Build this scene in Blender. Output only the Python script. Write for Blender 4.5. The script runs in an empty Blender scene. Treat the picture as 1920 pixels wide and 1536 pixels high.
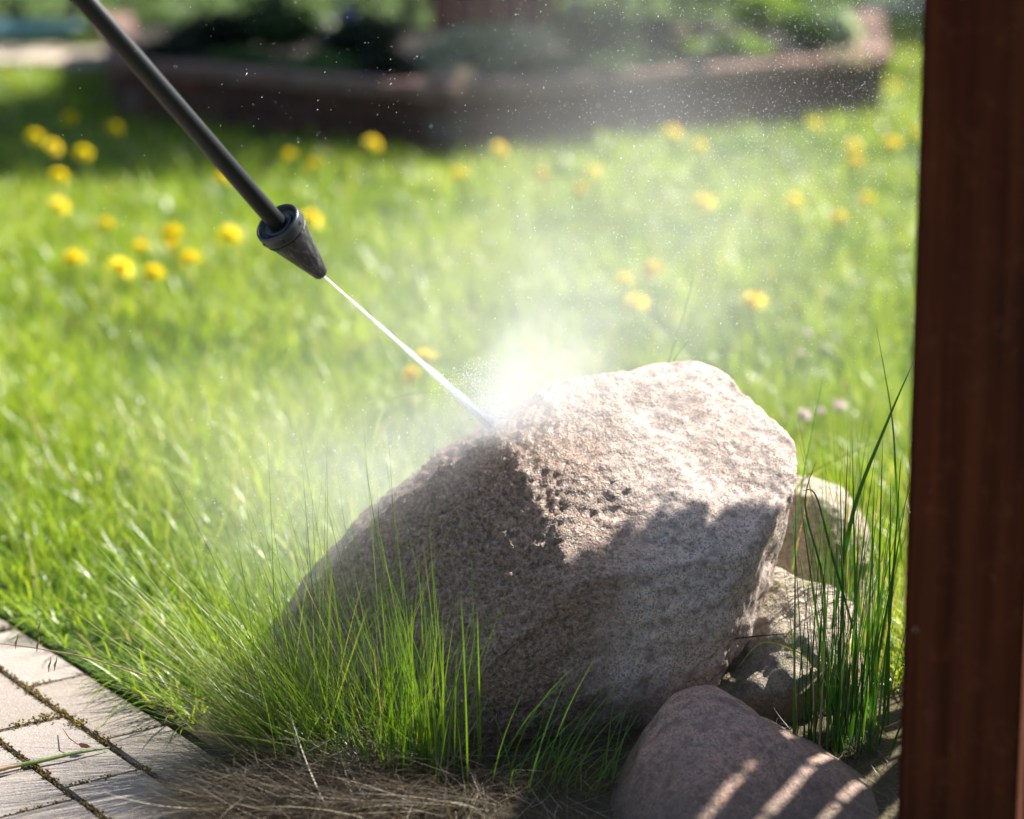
import bpy, bmesh, math, random
import numpy as np
from mathutils import Vector, Matrix, noise
random.seed(7); rng = np.random.default_rng(11)
R = math.radians
sc = bpy.context.scene
COL = sc.collection

# ------------------------------------------------------------ camera, light
CH, PITCH, F = 1.04, R(14), 85 / 36 * 1920
cam = bpy.data.cameras.new('camera'); cam.lens = 85; cam.sensor_width = 36
cam.clip_start = .05; cam.clip_end = 500
cam.dof.use_dof = True; cam.dof.focus_distance = 2.72; cam.dof.aperture_fstop = 2.6
co = bpy.data.objects.new('camera', cam); COL.objects.link(co)
co.location = (0, 0, CH); co.rotation_euler = (math.pi / 2 - PITCH, 0, 0)
sc.camera = co
SUN_EL, SUN_AZ = R(44), R(36)             # azimuth measured from +X towards +Y
S = Vector((math.cos(SUN_EL) * math.cos(SUN_AZ), math.cos(SUN_EL) * math.sin(SUN_AZ), math.sin(SUN_EL)))
w = bpy.data.worlds.new('World'); sc.world = w; w.use_nodes = True
nt = w.node_tree; sky = nt.nodes.new('ShaderNodeTexSky'); sky.sky_type = 'NISHITA'; sky.sun_disc = False
sky.sun_elevation = SUN_EL; sky.sun_rotation = math.pi / 2 - SUN_AZ
nt.links.new(sky.outputs[0], nt.nodes['Background'].inputs[0]); nt.nodes['Background'].inputs[1].default_value = .05
sl = bpy.data.lights.new('sun', 'SUN'); sl.energy = 5.0; sl.angle = R(.6); sl.color = (1, .95, .86)
so = bpy.data.objects.new('sun', sl); COL.objects.link(so); so.rotation_euler = S.to_track_quat('Z', 'Y').to_euler()
sc.view_settings.view_transform = 'Standard'; sc.view_settings.look = 'None'
sc.view_settings.exposure = 1.7; sc.view_settings.gamma = 1; sc.view_settings.use_curve_mapping = False
cy = sc.cycles
cy.use_denoising = True
try: cy.denoiser = 'OPENIMAGEDENOISE'; cy.denoising_input_passes = 'RGB_ALBEDO_NORMAL'; cy.denoising_prefilter = 'ACCURATE'
except Exception: pass
cy.max_bounces = 12; cy.diffuse_bounces = 4; cy.transmission_bounces = 6; cy.volume_bounces = 9
cy.transparent_max_bounces = 24; cy.sample_clamp_indirect = 6; cy.sample_clamp_direct = 30
cy.volume_max_steps = 256

CT, ST = math.cos(PITCH), math.sin(PITCH)
def ray(px, py):
    xr = (px - 960) / F; zr = (768 - py) / F
    return Vector((xr, CT + zr * ST, -ST + zr * CT))
def P(px, py, Y):
    d = ray(px, py); t = Y / d.y
    return Vector((d.x * t, Y, CH + d.z * t))
def G(px, py, z=0.0):
    d = ray(px, py); t = (z - CH) / d.z
    return Vector((d.x * t, d.y * t, z))

# ------------------------------------------------------------ helpers
def tag(o, label=None, cat=None, group=None, kind=None):
    if label: o['label'] = label
    if cat: o['category'] = cat
    if group: o['group'] = group
    if kind: o['kind'] = kind
    return o
def empty(name, loc=(0, 0, 0), rz=0):
    o = bpy.data.objects.new(name, None); COL.objects.link(o); o.location = loc; o.rotation_euler = (0, 0, rz)
    o.empty_display_size = .05; return o
def link(name, me, mat=None, parent=None):
    o = bpy.data.objects.new(name, me); COL.objects.link(o)
    if mat and not me.materials: me.materials.append(mat)
    if parent: o.parent = parent
    return o
def npmesh(name, V, Fc, tint=None, smooth=True):
    """V (n,3); Fc list of arrays (m,k)"""
    me = bpy.data.meshes.new(name)
    V = np.asarray(V, np.float32)
    me.vertices.add(len(V)); me.vertices.foreach_set('co', V.ravel())
    loops = np.concatenate([f.ravel() for f in Fc]).astype(np.int32)
    sizes = np.concatenate([np.full(len(f), f.shape[1], np.int32) for f in Fc])
    starts = np.concatenate([[0], np.cumsum(sizes)[:-1]]).astype(np.int32)
    me.loops.add(len(loops)); me.loops.foreach_set('vertex_index', loops)
    me.polygons.add(len(sizes)); me.polygons.foreach_set('loop_start', starts)
    try: me.polygons.foreach_set('loop_total', sizes)
    except Exception: pass
    me.update(calc_edges=True)
    if smooth: me.polygons.foreach_set('use_smooth', np.ones(len(sizes), bool))
    if tint is not None:
        a = me.attributes.new('tint', 'FLOAT', 'POINT'); a.data.foreach_set('value', np.asarray(tint, np.float32))
    me.validate(); return me
def bm_obj(name, bm, mat, parent=None, smooth=False):
    me = bpy.data.meshes.new(name); bm.to_mesh(me); bm.free()
    if smooth: me.polygons.foreach_set('use_smooth', np.ones(len(me.polygons), bool))
    return link(name, me, mat, parent)
def bbox_bm(sx, sy, sz, bev=0, seg=2, jit=0):
    bm = bmesh.new(); bmesh.ops.create_cube(bm, size=1)
    for v in bm.verts: v.co = Vector((v.co.x * sx, v.co.y * sy, v.co.z * sz)) + Vector([random.uniform(-jit, jit) for _ in range(3)])
    if bev: bmesh.ops.bevel(bm, geom=bm.edges[:], offset=bev, segments=seg, affect='EDGES')
    return bm
def lathe(prof, n=48):
    """prof [(r,z)], open or closed surface around Z"""
    V = []; Fq = []
    for i, (r, z) in enumerate(prof):
        for k in range(n):
            a = 2 * math.pi * k / n; V.append((r * math.cos(a), r * math.sin(a), z))
    for i in range(len(prof) - 1):
        for k in range(n):
            k2 = (k + 1) % n
            Fq.append((i * n + k, i * n + k2, (i + 1) * n + k2, (i + 1) * n + k))
    return np.array(V), np.array(Fq)
def tube(pts, rad, n=8, name='tube', mat=None, parent=None, tint=None):
    V = []; Fq = []; m = len(pts)
    for i, p in enumerate(pts):
        p = Vector(p); a = Vector(pts[max(i - 1, 0)]); b = Vector(pts[min(i + 1, m - 1)]); t = (b - a).normalized()
        u = t.cross(Vector((.13, .2, 1))).normalized(); v = t.cross(u)
        r = rad[i] if hasattr(rad, '__len__') else rad
        for k in range(n):
            an = 2 * math.pi * k / n; V.append(p + (u * math.cos(an) + v * math.sin(an)) * r)
    for i in range(m - 1):
        for k in range(n):
            k2 = (k + 1) % n; Fq.append((i * n + k, i * n + k2, (i + 1) * n + k2, (i + 1) * n + k))
    me = npmesh(name, np.array([tuple(v) for v in V]), [np.array(Fq)], tint=None if tint is None else np.full(len(V), tint))
    return link(name, me, mat, parent)

# ------------------------------------------------------------ materials
class NB:
    def __init__(s, name):
        s.m = bpy.data.materials.new(name); s.m.use_nodes = True; s.t = s.m.node_tree; s.t.nodes.clear()
        s.out = s.t.nodes.new('ShaderNodeOutputMaterial')
    def n(s, typ, **kw):
        nd = s.t.nodes.new('ShaderNode' + typ)
        for k, v in kw.items():
            if k.startswith('i_'):
                key = k[2:]; key = int(key) if key.isdigit() else key.replace('_', ' ')
                s.set(nd.inputs[key], v)
            else: setattr(nd, k, v)
        return nd
    def set(s, inp, v):
        if isinstance(v, bpy.types.NodeSocket): s.t.links.new(v, inp)
        elif isinstance(v, bpy.types.Node): s.t.links.new(v.outputs[0], inp)
        else:
            if isinstance(v, tuple) and len(v) == 3 and inp.type == 'RGBA': v = v + (1,)
            inp.default_value = v
    def math(s, op, a, b=0.0, c=None, clamp=False):
        nd = s.n('Math', operation=op); nd.use_clamp = clamp
        s.set(nd.inputs[0], a); s.set(nd.inputs[1], b)
        if c is not None: s.set(nd.inputs[2], c)
        return nd.outputs[0]
    def vm(s, op, a, b=(0, 0, 0)):
        nd = s.n('VectorMath', operation=op); s.set(nd.inputs[0], a); s.set(nd.inputs[1], b)
        return nd.outputs['Value' if op in ('DOT_PRODUCT', 'LENGTH') else 'Vector']
    def mix(s, f, a, b, mode='MIX'):
        nd = s.n('MixRGB', blend_type=mode); s.set(nd.inputs[0], f); s.set(nd.inputs[1], a); s.set(nd.inputs[2], b); return nd.outputs[0]
    def ramp(s, f, stops, interp='LINEAR'):
        nd = s.n('ValToRGB'); s.set(nd.inputs[0], f); cr = nd.color_ramp; cr.interpolation = interp
        while len(cr.elements) < len(stops): cr.elements.new(.5)
        for e, (p, c) in zip(cr.elements, stops):
            e.position = p; e.color = (c, c, c, 1) if not isinstance(c, tuple) else c + (1,)
        return nd.outputs[0]
    def coord(s): return s.n('TexCoord').outputs['Object']
    def noise(s, scale, detail=4, rough=.55, vec=None, dist=0, out='Fac'):
        nd = s.n('TexNoise'); s.set(nd.inputs['Vector'], vec or s.coord()); nd.inputs['Scale'].default_value = scale
        nd.inputs['Detail'].default_value = detail; nd.inputs['Roughness'].default_value = rough; nd.inputs['Distortion'].default_value = dist
        return nd.outputs[out]
    def voro(s, scale, vec=None, feature='F1', out='Distance'):
        nd = s.n('TexVoronoi', feature=feature); s.set(nd.inputs['Vector'], vec or s.coord()); nd.inputs['Scale'].default_value = scale
        return nd.outputs[out]
    def bump(s, h, strength=1, dist=.001, nrm=None):
        nd = s.n('Bump'); s.set(nd.inputs['Height'], h); nd.inputs['Strength'].default_value = strength; nd.inputs['Distance'].default_value = dist
        if nrm: s.set(nd.inputs['Normal'], nrm)
        return nd.outputs[0]
    def pbr(s, col, rough=.6, nrm=None, spec=.5, **kw):
        nd = s.n('BsdfPrincipled'); s.set(nd.inputs['Base Color'], col); s.set(nd.inputs['Roughness'], rough)
        s.set(nd.inputs['Specular IOR Level'], spec)
        if nrm: s.set(nd.inputs['Normal'], nrm)
        for k, v in kw.items(): s.set(nd.inputs[k.replace('_', ' ')], v)
        return nd.outputs[0]
    def surf(s, sh): s.t.links.new(sh, s.out.inputs['Surface']); return s.m

def leaf_mat(name, stops, trans=.45, tcol=(1.25, 1.2, .5), rough=.38, spec=.5):
    b = NB(name); t = b.n('Attribute', attribute_name='tint').outputs['Fac']
    c = b.ramp(t, stops)
    tc = b.mix(1.0, c, tcol, 'MULTIPLY')
    p = b.pbr(c, rough, spec=spec)
    tr = b.n('BsdfTranslucent', i_Color=tc).outputs[0]
    mx = b.n('MixShader'); b.set(mx.inputs[0], trans); b.set(mx.inputs[1], p); b.set(mx.inputs[2], tr)
    return b.surf(mx.outputs[0])
M = {}
M['lawn'] = leaf_mat('lawn_grass', [(0, (.06, .145, .012)), (.4, (.18, .29, .018)), (.75, (.305, .41, .04)), (.93, (.43, .49, .12)), (1, (.51, .42, .26))], .5, (1.33, 1.22, .7), .35)
M['fescue'] = leaf_mat('fescue_blades', [(0, (.05, .13, .02)), (.5, (.13, .25, .02)), (.85, (.23, .32, .05)), (1, (.45, .38, .20))], .45, (1.3, 1.2, .5), .36)
M['rush'] = leaf_mat('rush_blades', [(0, (.02, .07, .015)), (.6, (.05, .15, .02)), (.9, (.12, .24, .04)), (1, (.42, .36, .2))], .35, (1.3, 1.3, .4), .3)
M['dry'] = leaf_mat('dry_thatch', [(0, (.02, .013, .007)), (.5, (.07, .048, .027)), (.85, (.16, .12, .075)), (1, (.46, .41, .31))], .2, (1.1, 1, .8), .5)  # straw tones darkened to stand in for shade on the foreground thatch
M['straw'] = leaf_mat('dry_stalk', [(0, (.30, .17, .11)), (1, (.48, .34, .22))], .15, (1, 1, 1), .5)
M['petal'] = leaf_mat('dandelion_petals', [(0, (.88, .62, .006)), (.5, (.92, .74, .012)), (1, (.95, .82, .03))], .3, (1.0, 1.05, .8), .6, .2)
M['white_petal'] = leaf_mat('clover_petals', [(0, (.7, .5, .5)), (1, (.85, .78, .75))], .35, (1, 1, 1), .6, .2)
M['stem'] = leaf_mat('flower_stem', [(0, (.12, .2, .04)), (1, (.2, .26, .08))], .2, (1.2, 1.1, .5), .5)
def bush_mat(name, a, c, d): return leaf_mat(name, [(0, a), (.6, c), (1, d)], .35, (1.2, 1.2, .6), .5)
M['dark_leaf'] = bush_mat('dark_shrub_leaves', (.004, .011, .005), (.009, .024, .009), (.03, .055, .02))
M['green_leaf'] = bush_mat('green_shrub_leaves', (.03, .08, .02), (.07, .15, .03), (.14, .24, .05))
M['mid_leaf'] = bush_mat('mid_shrub_leaves', (.012, .035, .010), (.03, .07, .018), (.07, .13, .03))
M['lime_leaf'] = bush_mat('lime_shrub_leaves', (.12, .22, .02), (.24, .38, .03), (.34, .48, .05))
M['silver_leaf'] = bush_mat('silver_shrub_leaves', (.14, .19, .12), (.27, .34, .23), (.42, .47, .38))
M['pink_leaf'] = bush_mat('pale_pink_flowers', (.22, .2, .15), (.42, .34, .32), (.6, .5, .5))
M['white_leaf'] = bush_mat('white_flowers', (.3, .4, .3), (.6, .68, .6), (.8, .85, .8))
M['violet_leaf'] = bush_mat('violet_flowers', (.2, .18, .4), (.3, .28, .6), (.5, .5, .8))

b = NB('soil'); n1 = b.noise(6, 6); n2 = b.noise(120, 4)
c = b.ramp(n1, [(.3, (.045, .035, .02)), (.7, (.09, .075, .04))]); M['soil'] = b.surf(b.pbr(c, .95, b.bump(n2, .8, .01), .2))
M['peat'] = None
b = NB('dark_peat'); M['peat'] = b.surf(b.pbr(b.ramp(b.noise(9, 6), [(.3, (.012, .010, .008)), (.7, (.03, .024, .018))]), .95, b.bump(b.noise(60, 4), .8, .01), .2))
b = NB('lawn_ground'); n1 = b.noise(5, 6); n2 = b.noise(90, 5)
c = b.ramp(n1, [(.3, (.035, .06, .01)), (.55, (.06, .11, .015)), (.75, (.10, .13, .03))])
M['lawn_ground'] = b.surf(b.pbr(c, .95, b.bump(n2, 1, .02), .2))

def granite(name, base, base2, dark, wet=None, crys=330, bumpd=.0022, moss=0, drk=.5):
    b = NB(name); co_ = b.coord()
    wv = b.vm('MULTIPLY', b.vm('SUBTRACT', b.noise(crys * .9, 3, .7, vec=co_, out='Color'), (.5, .5, .5)), (.9 / crys * 1.6,) * 3)
    warp = b.vm('ADD', co_, wv)
    big = b.noise(7, 5, vec=co_); mid = b.noise(38, 5, .65, vec=co_)
    cell = b.voro(crys, warp, out='Color'); cs = b.n('SeparateColor', i_0=cell)
    cell2 = b.voro(crys * 1.9, warp, out='Color'); cs2 = b.n('SeparateColor', i_0=cell2)
    c = b.mix(b.ramp(big, [(.35, 0.), (.65, 1.)]), base, base2)
    c = b.mix(b.ramp(cs.outputs[0], [(.0, .5), (.6, 0.), (1, 0.)]), c, b.mix(1, c, (1.5, 1.45, 1.4), 'MULTIPLY'))
    c = b.mix(b.ramp(cs.outputs[1], [(.0, .6), (.4, .1), (.5, 0.)]), c, b.mix(1, c, (1.12, .9, .76), 'MULTIPLY'))
    dk = b.math('GREATER_THAN', b.math('ADD', b.math('MULTIPLY', cs2.outputs[2], .6), b.math('MULTIPLY', mid, .7)), 1.02 - drk * .4)
    c = b.mix(b.math('MULTIPLY', dk, .6), c, dark)
    mot = b.noise(75, 4, .7, vec=co_); c = b.mix(b.ramp(mot, [(.38, .5), (.52, 0.)]), c, b.mix(1, c, (.42, .37, .38), 'MULTIPLY'))
    c = b.mix(b.ramp(mot, [(.55, 0.), (.7, .5)]), c, b.mix(1, c, (1.35, 1.15, 1.05), 'MULTIPLY'))
    pits = b.ramp(mid, [(.36, 1.), (.5, 0.)])
    c = b.mix(b.math('MULTIPLY', pits, .45), c, dark)
    rough = .8
    gz = b.n('SeparateXYZ', i_0=b.n('NewGeometry').outputs['Position']).outputs[2]
    gz = b.math('ADD', gz, b.math('MULTIPLY', b.noise(24, 5, .7, vec=co_), -.09))
    dirt = b.n('MapRange', i_0=gz, i_1=.035, i_2=-.03).outputs[0]
    c = b.mix(b.math('MULTIPLY', dirt, .75), c, (.10, .075, .05))
    fine = b.noise(420, 3, .6, vec=co_)
    rm = 1.0
    if wet:
        d = b.vm('DOT_PRODUCT', co_, wet[0]); d = b.math('ADD', d, b.math('MULTIPLY', b.noise(9, 5, .6, vec=co_), .16))
        wm = b.n('MapRange', i_0=d, i_1=wet[1], i_2=wet[1] + .07).outputs[0]
        wetc = b.mix(1, c, (.52, .40, .33), 'MULTIPLY')
        sn = b.noise(190, 4, .75, vec=co_); spk = b.ramp(sn, [(.36, (.05, .038, .035)), (.45, (.20, .135, .105)), (.55, (.44, .30, .215)), (.66, (.66, .50, .41))])
        wetc = b.mix(.55, wetc, spk)
        c = b.mix(wm, c, wetc); rough = b.math('SUBTRACT', .8, b.math('MULTIPLY', wm, .48))
        rm = b.math('ADD', .35, b.math('MULTIPLY', wm, .9))
    if moss:
        mm = b.ramp(b.noise(16, 6, .7, vec=co_), [(.5, 0.), (.62, 1.)]); c = b.mix(b.math('MULTIPLY', mm, moss), c, (.20, .19, .05))
    h = b.math('ADD', b.math('MULTIPLY', mid, 1.6), b.math('MULTIPLY', cs.outputs[0], .28))
    h = b.math('ADD', h, b.math('MULTIPLY', fine, .35)); h = b.math('MULTIPLY', h, rm)
    return b.surf(b.pbr(c, rough, b.bump(h, 1, bumpd * 2.4), .45))
M['big_rock'] = granite('washed_granite', (.55, .45, .40), (.46, .395, .36), (.07, .055, .05), wet=((-1, 0, .10), -.015))
M['front_rock'] = granite('reddish_granite', (.43, .27, .21), (.34, .25, .22), (.08, .06, .05), bumpd=.0018, drk=.6)
M['rear_rock'] = granite('mossy_fieldstone', (.46, .40, .32), (.38, .34, .27), (.10, .08, .06), bumpd=.0045, moss=.75, drk=.45)

def paver_mat():
    b = NB('concrete_paver'); g = b.n('NewGeometry').outputs['Position']; oi = b.n('ObjectInfo').outputs['Random']
    sp = b.voro(700, g, out='Color'); s = b.n('SeparateColor', i_0=sp); n1 = b.noise(14, 5, vec=g); n3 = b.noise(260, 3, vec=g)
    c = b.mix(n1, (.20, .162, .136), (.285, .243, .21)); c = b.mix(b.math('MULTIPLY', oi, .5), c, (.36, .32, .30))
    c = b.mix(b.ramp(s.outputs[0], [(0, .5), (.22, 0.)]), c, (.20, .17, .15)); c = b.mix(b.ramp(s.outputs[1], [(.8, 0.), (1, .4)]), c, (.6, .56, .52))
    st = b.ramp(b.noise(22, 6, .7, vec=g), [(.58, 0.), (.72, .5)]); c = b.mix(st, c, (.24, .20, .13))
    h = b.math('ADD', b.math('MULTIPLY', s.outputs[0], .5), n3)
    return b.surf(b.pbr(c, .85, b.bump(h, .8, .0012), .3))
M['paver'] = paver_mat()
b = NB('joint_sand'); n2 = b.noise(300, 4); c = b.ramp(b.noise(20, 4), [(.3, (.05, .04, .025)), (.7, (.13, .10, .05))]); M['sand'] = b.surf(b.pbr(c, .95, b.bump(n2, 1, .003), .2))
M['moss'] = leaf_mat('joint_moss', [(0, (.07, .045, .015)), (.6, (.20, .14, .03)), (1, (.30, .25, .05))], .1, (1, 1, 1), .9)

def wood_mat(name, a, c2, k=(.01, .008, .008), along='Z', rough=.55):
    b = NB(name); co_ = b.coord(); mp = b.n('Mapping'); b.set(mp.inputs[0], co_)
    mp.inputs['Scale'].default_value = (60, 60, 2.2) if along == 'Z' else (60, 2.2, 60)
    g = b.noise(1, 6, .6, vec=mp.outputs[0]); big = b.noise(3.2, 4, vec=co_); blot = b.noise(45, 5, .7, vec=co_)
    c = b.mix(b.ramp(g, [(.36, 0.), (.64, 1.)]), a, c2); c = b.mix(b.ramp(big, [(.45, 0.), (.7, .55)]), c, k)
    c = b.mix(b.ramp(blot, [(.54, 0.), (.74, .42)]), c, tuple(x * 1.6 + .012 for x in c2))
    kn = b.n('Mapping'); b.set(kn.inputs[0], co_); kn.inputs['Scale'].default_value = (9, 9, 3.1)
    kk = b.voro(1, kn.outputs[0]); c = b.mix(b.ramp(kk, [(.06, .9), (.13, 0.)]), c, k)
    return b.surf(b.pbr(c, rough, b.bump(b.math('ADD', g, b.math('MULTIPLY', blot, .5)), .7, .002), .12))
M['post'] = wood_mat('stained_post_wood', (.046, .009, .004), (.100, .024, .009), rough=.8)
M['maroon'] = wood_mat('maroon_boards', (.17, .03, .03), (.23, .05, .045))
M['trellis'] = wood_mat('shade_trellis_wood', (.16, .06, .025), (.24, .11, .05))
def simple(name, col, rough=.6, bsc=200, bd=.0006, spec=.5, var=.25):
    b = NB(name); n1 = b.noise(18, 5); n2 = b.noise(bsc, 4)
    c = b.mix(n1, tuple(x * (1 - var) for x in col), tuple(x * (1 + var) for x in col))
    return b.surf(b.pbr(c, rough, b.bump(n2, .6, bd), spec))
M['brick'] = None
b = NB('clinker_brick'); g = b.n('NewGeometry').outputs['Position']; oi = b.n('ObjectInfo').outputs['Random']
c = b.ramp(oi, [(0, (.075, .026, .018)), (.4, (.105, .038, .025)), (.8, (.055, .022, .017)), (1, (.12, .052, .036))])
c = b.mix(b.ramp(b.noise(30, 5, vec=g), [(.4, 0.), (.7, .6)]), c, (.07, .05, .045)); M['brick'] = b.surf(b.pbr(c, .9, b.bump(b.noise(200, 3, vec=g), .7, .004), .3))
b = NB('coping_brick'); g = b.n('NewGeometry').outputs['Position']; oi = b.n('ObjectInfo').outputs['Random']
c = b.ramp(oi, [(0, (.16, .09, .07)), (.5, (.22, .125, .10)), (1, (.20, .14, .11))]); c = b.mix(b.ramp(b.noise(18, 5, vec=g), [(.45, 0.), (.65, .7)]), c, (.10, .075, .06))
M['coping'] = b.surf(b.pbr(c, .9, b.bump(b.noise(200, 3, vec=g), .7, .004), .3))
M['mortar'] = simple('mortar', (.10, .08, .07), .95)
M['kerbstone'] = simple('pale_kerb', (.42, .34, .27), .9, 60, .004)
M['teal'] = simple('teal_plastic', (.20, .36, .35), .45)
M['greyblue'] = simple('shade_slate', (.05, .06, .08), .7)
M['rubber'] = simple('black_pipe', (.012, .012, .014), .38, 900, .0002, .28, .12)
b = NB('worn_nozzle_plastic'); co_ = b.coord(); mp = b.n('Mapping'); b.set(mp.inputs[0], co_); mp.inputs['Scale'].default_value = (260, 260, 30)
sc1 = b.noise(1, 5, .7, vec=mp.outputs[0]); zz = b.n('SeparateXYZ', i_0=co_).outputs[2]
tipm = b.n('MapRange', i_0=zz, i_1=.012, i_2=-.004).outputs[0]
c = b.mix(b.ramp(sc1, [(.5, 0.), (.66, .85)]), (.022, .022, .026), (.16, .15, .14))
c = b.mix(b.math('MULTIPLY', tipm, b.ramp(b.noise(420, 4, .7, vec=co_), [(.5, 0.), (.62, .8)])), c, (.20, .13, .10))
M['nozzle'] = b.surf(b.pbr(c, b.math('ADD', .38, b.math('MULTIPLY', sc1, .2)), b.bump(sc1, .35, .0006), .3))
M['collar'] = simple('collar_plastic', (.035, .038, .045), .35, 700, .0002, .5, .1)

# ------------------------------------------------------------ setting: ground
PU = (G(233, 1407) - G(0, 1247)).normalized()            # along the long joints of the paving
PV = Vector((PU.y, -PU.x, 0))                            # away from the lawn (to the lower left)
if PV.x > 0: PV = -PV
PO = G(119, 1340)
def pav(u, v, z=0): return PO + PU * u + PV * v + Vector((0, 0, z))
EDGE_V = (G(116, 1226) - PO).dot(PV)                     # negative: lawn edge of the first row
def in_paving(x, y): return (x - PO.x) * PV.x + (y - PO.y) * PV.y > EDGE_V
me = bpy.data.meshes.new('ground')
gx = [-250, -30, -12, -6, 6, 12, 30, 250]; gy = [-30, 0, 5, 10, 20, 60, 400]
V = np.array([(x, y, -.055) for y in gy for x in gx]); nx = len(gx)
Fq = np.array([(j * nx + i, j * nx + i + 1, (j + 1) * nx + i + 1, (j + 1) * nx + i) for j in range(len(gy) - 1) for i in range(nx - 1)])
o = link('ground', npmesh('ground', V, [Fq], smooth=False), M['lawn_ground']); tag(o, kind='structure')
# the lawn's own bed stops at the paving edge
bm = bmesh.new()
e0, e1 = pav(-9, EDGE_V), pav(4, EDGE_V)
ring = [e0, e1, Vector((14, e1.y, 0)), Vector((14, 40, 0)), Vector((-30, 40, 0)), Vector((-30, e0.y, 0))]
top = [bm.verts.new((p.x, p.y, 0)) for p in ring]; bot = [bm.verts.new((p.x, p.y, -.05)) for p in ring]
bm.faces.new(top); n_ = len(ring)
for i in range(n_): bm.faces.new((top[i], bot[i], bot[(i + 1) % n_], top[(i + 1) % n_]))
bmesh.ops.recalc_face_normals(bm, faces=bm.faces)
o = bm_obj('lawn_bed', bm, M['lawn_ground']); tag(o, kind='structure')
bm = bmesh.new(); q = [pav(-3, EDGE_V + .002, -.0045), pav(2.5, EDGE_V + .002, -.0045), pav(2.5, 2.2, -.0045), pav(-3, 2.2, -.0045)]
bm.faces.new([bm.verts.new(p) for p in q]); bmesh.ops.recalc_face_normals(bm, faces=bm.faces)
paving = bm_obj('paving', bm, M['sand']); tag(paving, kind='structure')
# pavers, each its own block
JW = .0042
W3 = .1
rows = [(EDGE_V + .004, -.001)]
v0 = .0
W2 = (G(62, 1437) - PO).dot(PV)
rows += [(0, W2)] + [(W2 + i * W3, W2 + (i + 1) * W3) for i in range(7)]
u3 = (G(62, 1437) - PO).dot(PU); u4 = (G(149, 1497) - PO).dot(PU); L3 = u4 - u3
paver_cache = {}
moss_pts = []
for ri, (va, vb) in enumerate(rows):
    if ri == 0: cuts = [-1.2 + .21 * k + .04 for k in range(12)]
    elif ri == 1: cuts = [.004 + .2 * k for k in range(-6, 5)]
    elif ri == 2: cuts = [u3 - .2 * 4 - 0, u3 - .6, u3 - .4, u3 - .2, u3, u4, u4 + .2, u4 + .4, u4 + .6]
    else: cuts = [u3 + (.1 if ri % 2 else 0) + .2 * k for k in range(-5, 5)]
    for a, c_ in zip(cuts[:-1], cuts[1:]):
        L, Wd = c_ - a - JW, vb - va - JW
        key = (round(L, 4), round(Wd, 4))
        if key not in paver_cache:
            bm = bbox_bm(L, Wd, .05, .0022, 2); me = bpy.data.meshes.new('paver'); bm.to_mesh(me); bm.free()
            me.materials.append(M['paver']); paver_cache[key] = me
        cc = pav((a + c_) / 2, (va + vb) / 2)
        o = link('paver', paver_cache[key], None, paving)
        o.location = (cc.x, cc.y, -.025 + random.uniform(-.0012, .0012)); o.rotation_euler = (random.uniform(-.006, .006), random.uniform(-.006, .006), math.atan2(PU.y, PU.x) + random.uniform(-.006, .006))
    for k in range(420):
        moss_pts.append((random.uniform(-.9, .7), vb, 0))
    for c_ in cuts:
        for k in range(8): moss_pts.append((c_, random.uniform(va, vb), 1))
# moss granules in the joints
V = []; Fq = []; T = []
ov = np.array([(1, 0, 0), (-1, 0, 0), (0, 1, 0), (0, -1, 0), (0, 0, 1), (0, 0, -1)], float)
of = np.array([(0, 2, 4), (2, 1, 4), (1, 3, 4), (3, 0, 4), (2, 0, 5), (1, 2, 5), (3, 1, 5), (0, 3, 5)])
for (u, v, k) in moss_pts:
    den = noise.noise(Vector((u * 9, v * 13, 3.1)))
    if den < -.22: continue
    for j in range(int(8 + 46 * max(0, den + .1))):
        sp = .003 + .009 * max(0, den)
        if k == 0: p = pav(u + random.gauss(0, .006), v + random.gauss(0, sp))
        else: p = pav(u + random.gauss(0, sp * .7), v + random.gauss(0, .006))
        r = random.uniform(.0006, .0022); z = -.0045 + random.random() * (.008 + .009 * max(0, den))
        V.append(ov * r * rng.uniform(.6, 1.3, (6, 1)) + np.array((p.x, p.y, z))); T += [random.random() * (.6 + den)] * 6
n_ = len(V); Vv = np.concatenate(V); Ff = (of[None] + (np.arange(n_) * 6)[:, None, None]).reshape(-1, 3)
o = link('joint_moss', npmesh('joint_moss', Vv, [Ff], T, False), M['moss']); tag(o, 'brown and ochre moss filling the joints between the pavers', 'moss', kind='stuff')

bm = bmesh.new(); ring = [pav(-.05, EDGE_V - .001, .004), pav(.75, EDGE_V - .001, .004), Vector((.62, 2.1, .004)), Vector((.62, 2.75, .004)), Vector((.3, 2.80, .004)), Vector((-.2, 2.76, .004)), Vector((-.36, 2.68, .004))]
bm.faces.new([bm.verts.new(p) for p in ring]); bmesh.ops.recalc_face_normals(bm, faces=bm.faces)
o = bm_obj('bare_soil', bm, M['soil']); tag(o, kind='structure')
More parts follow.
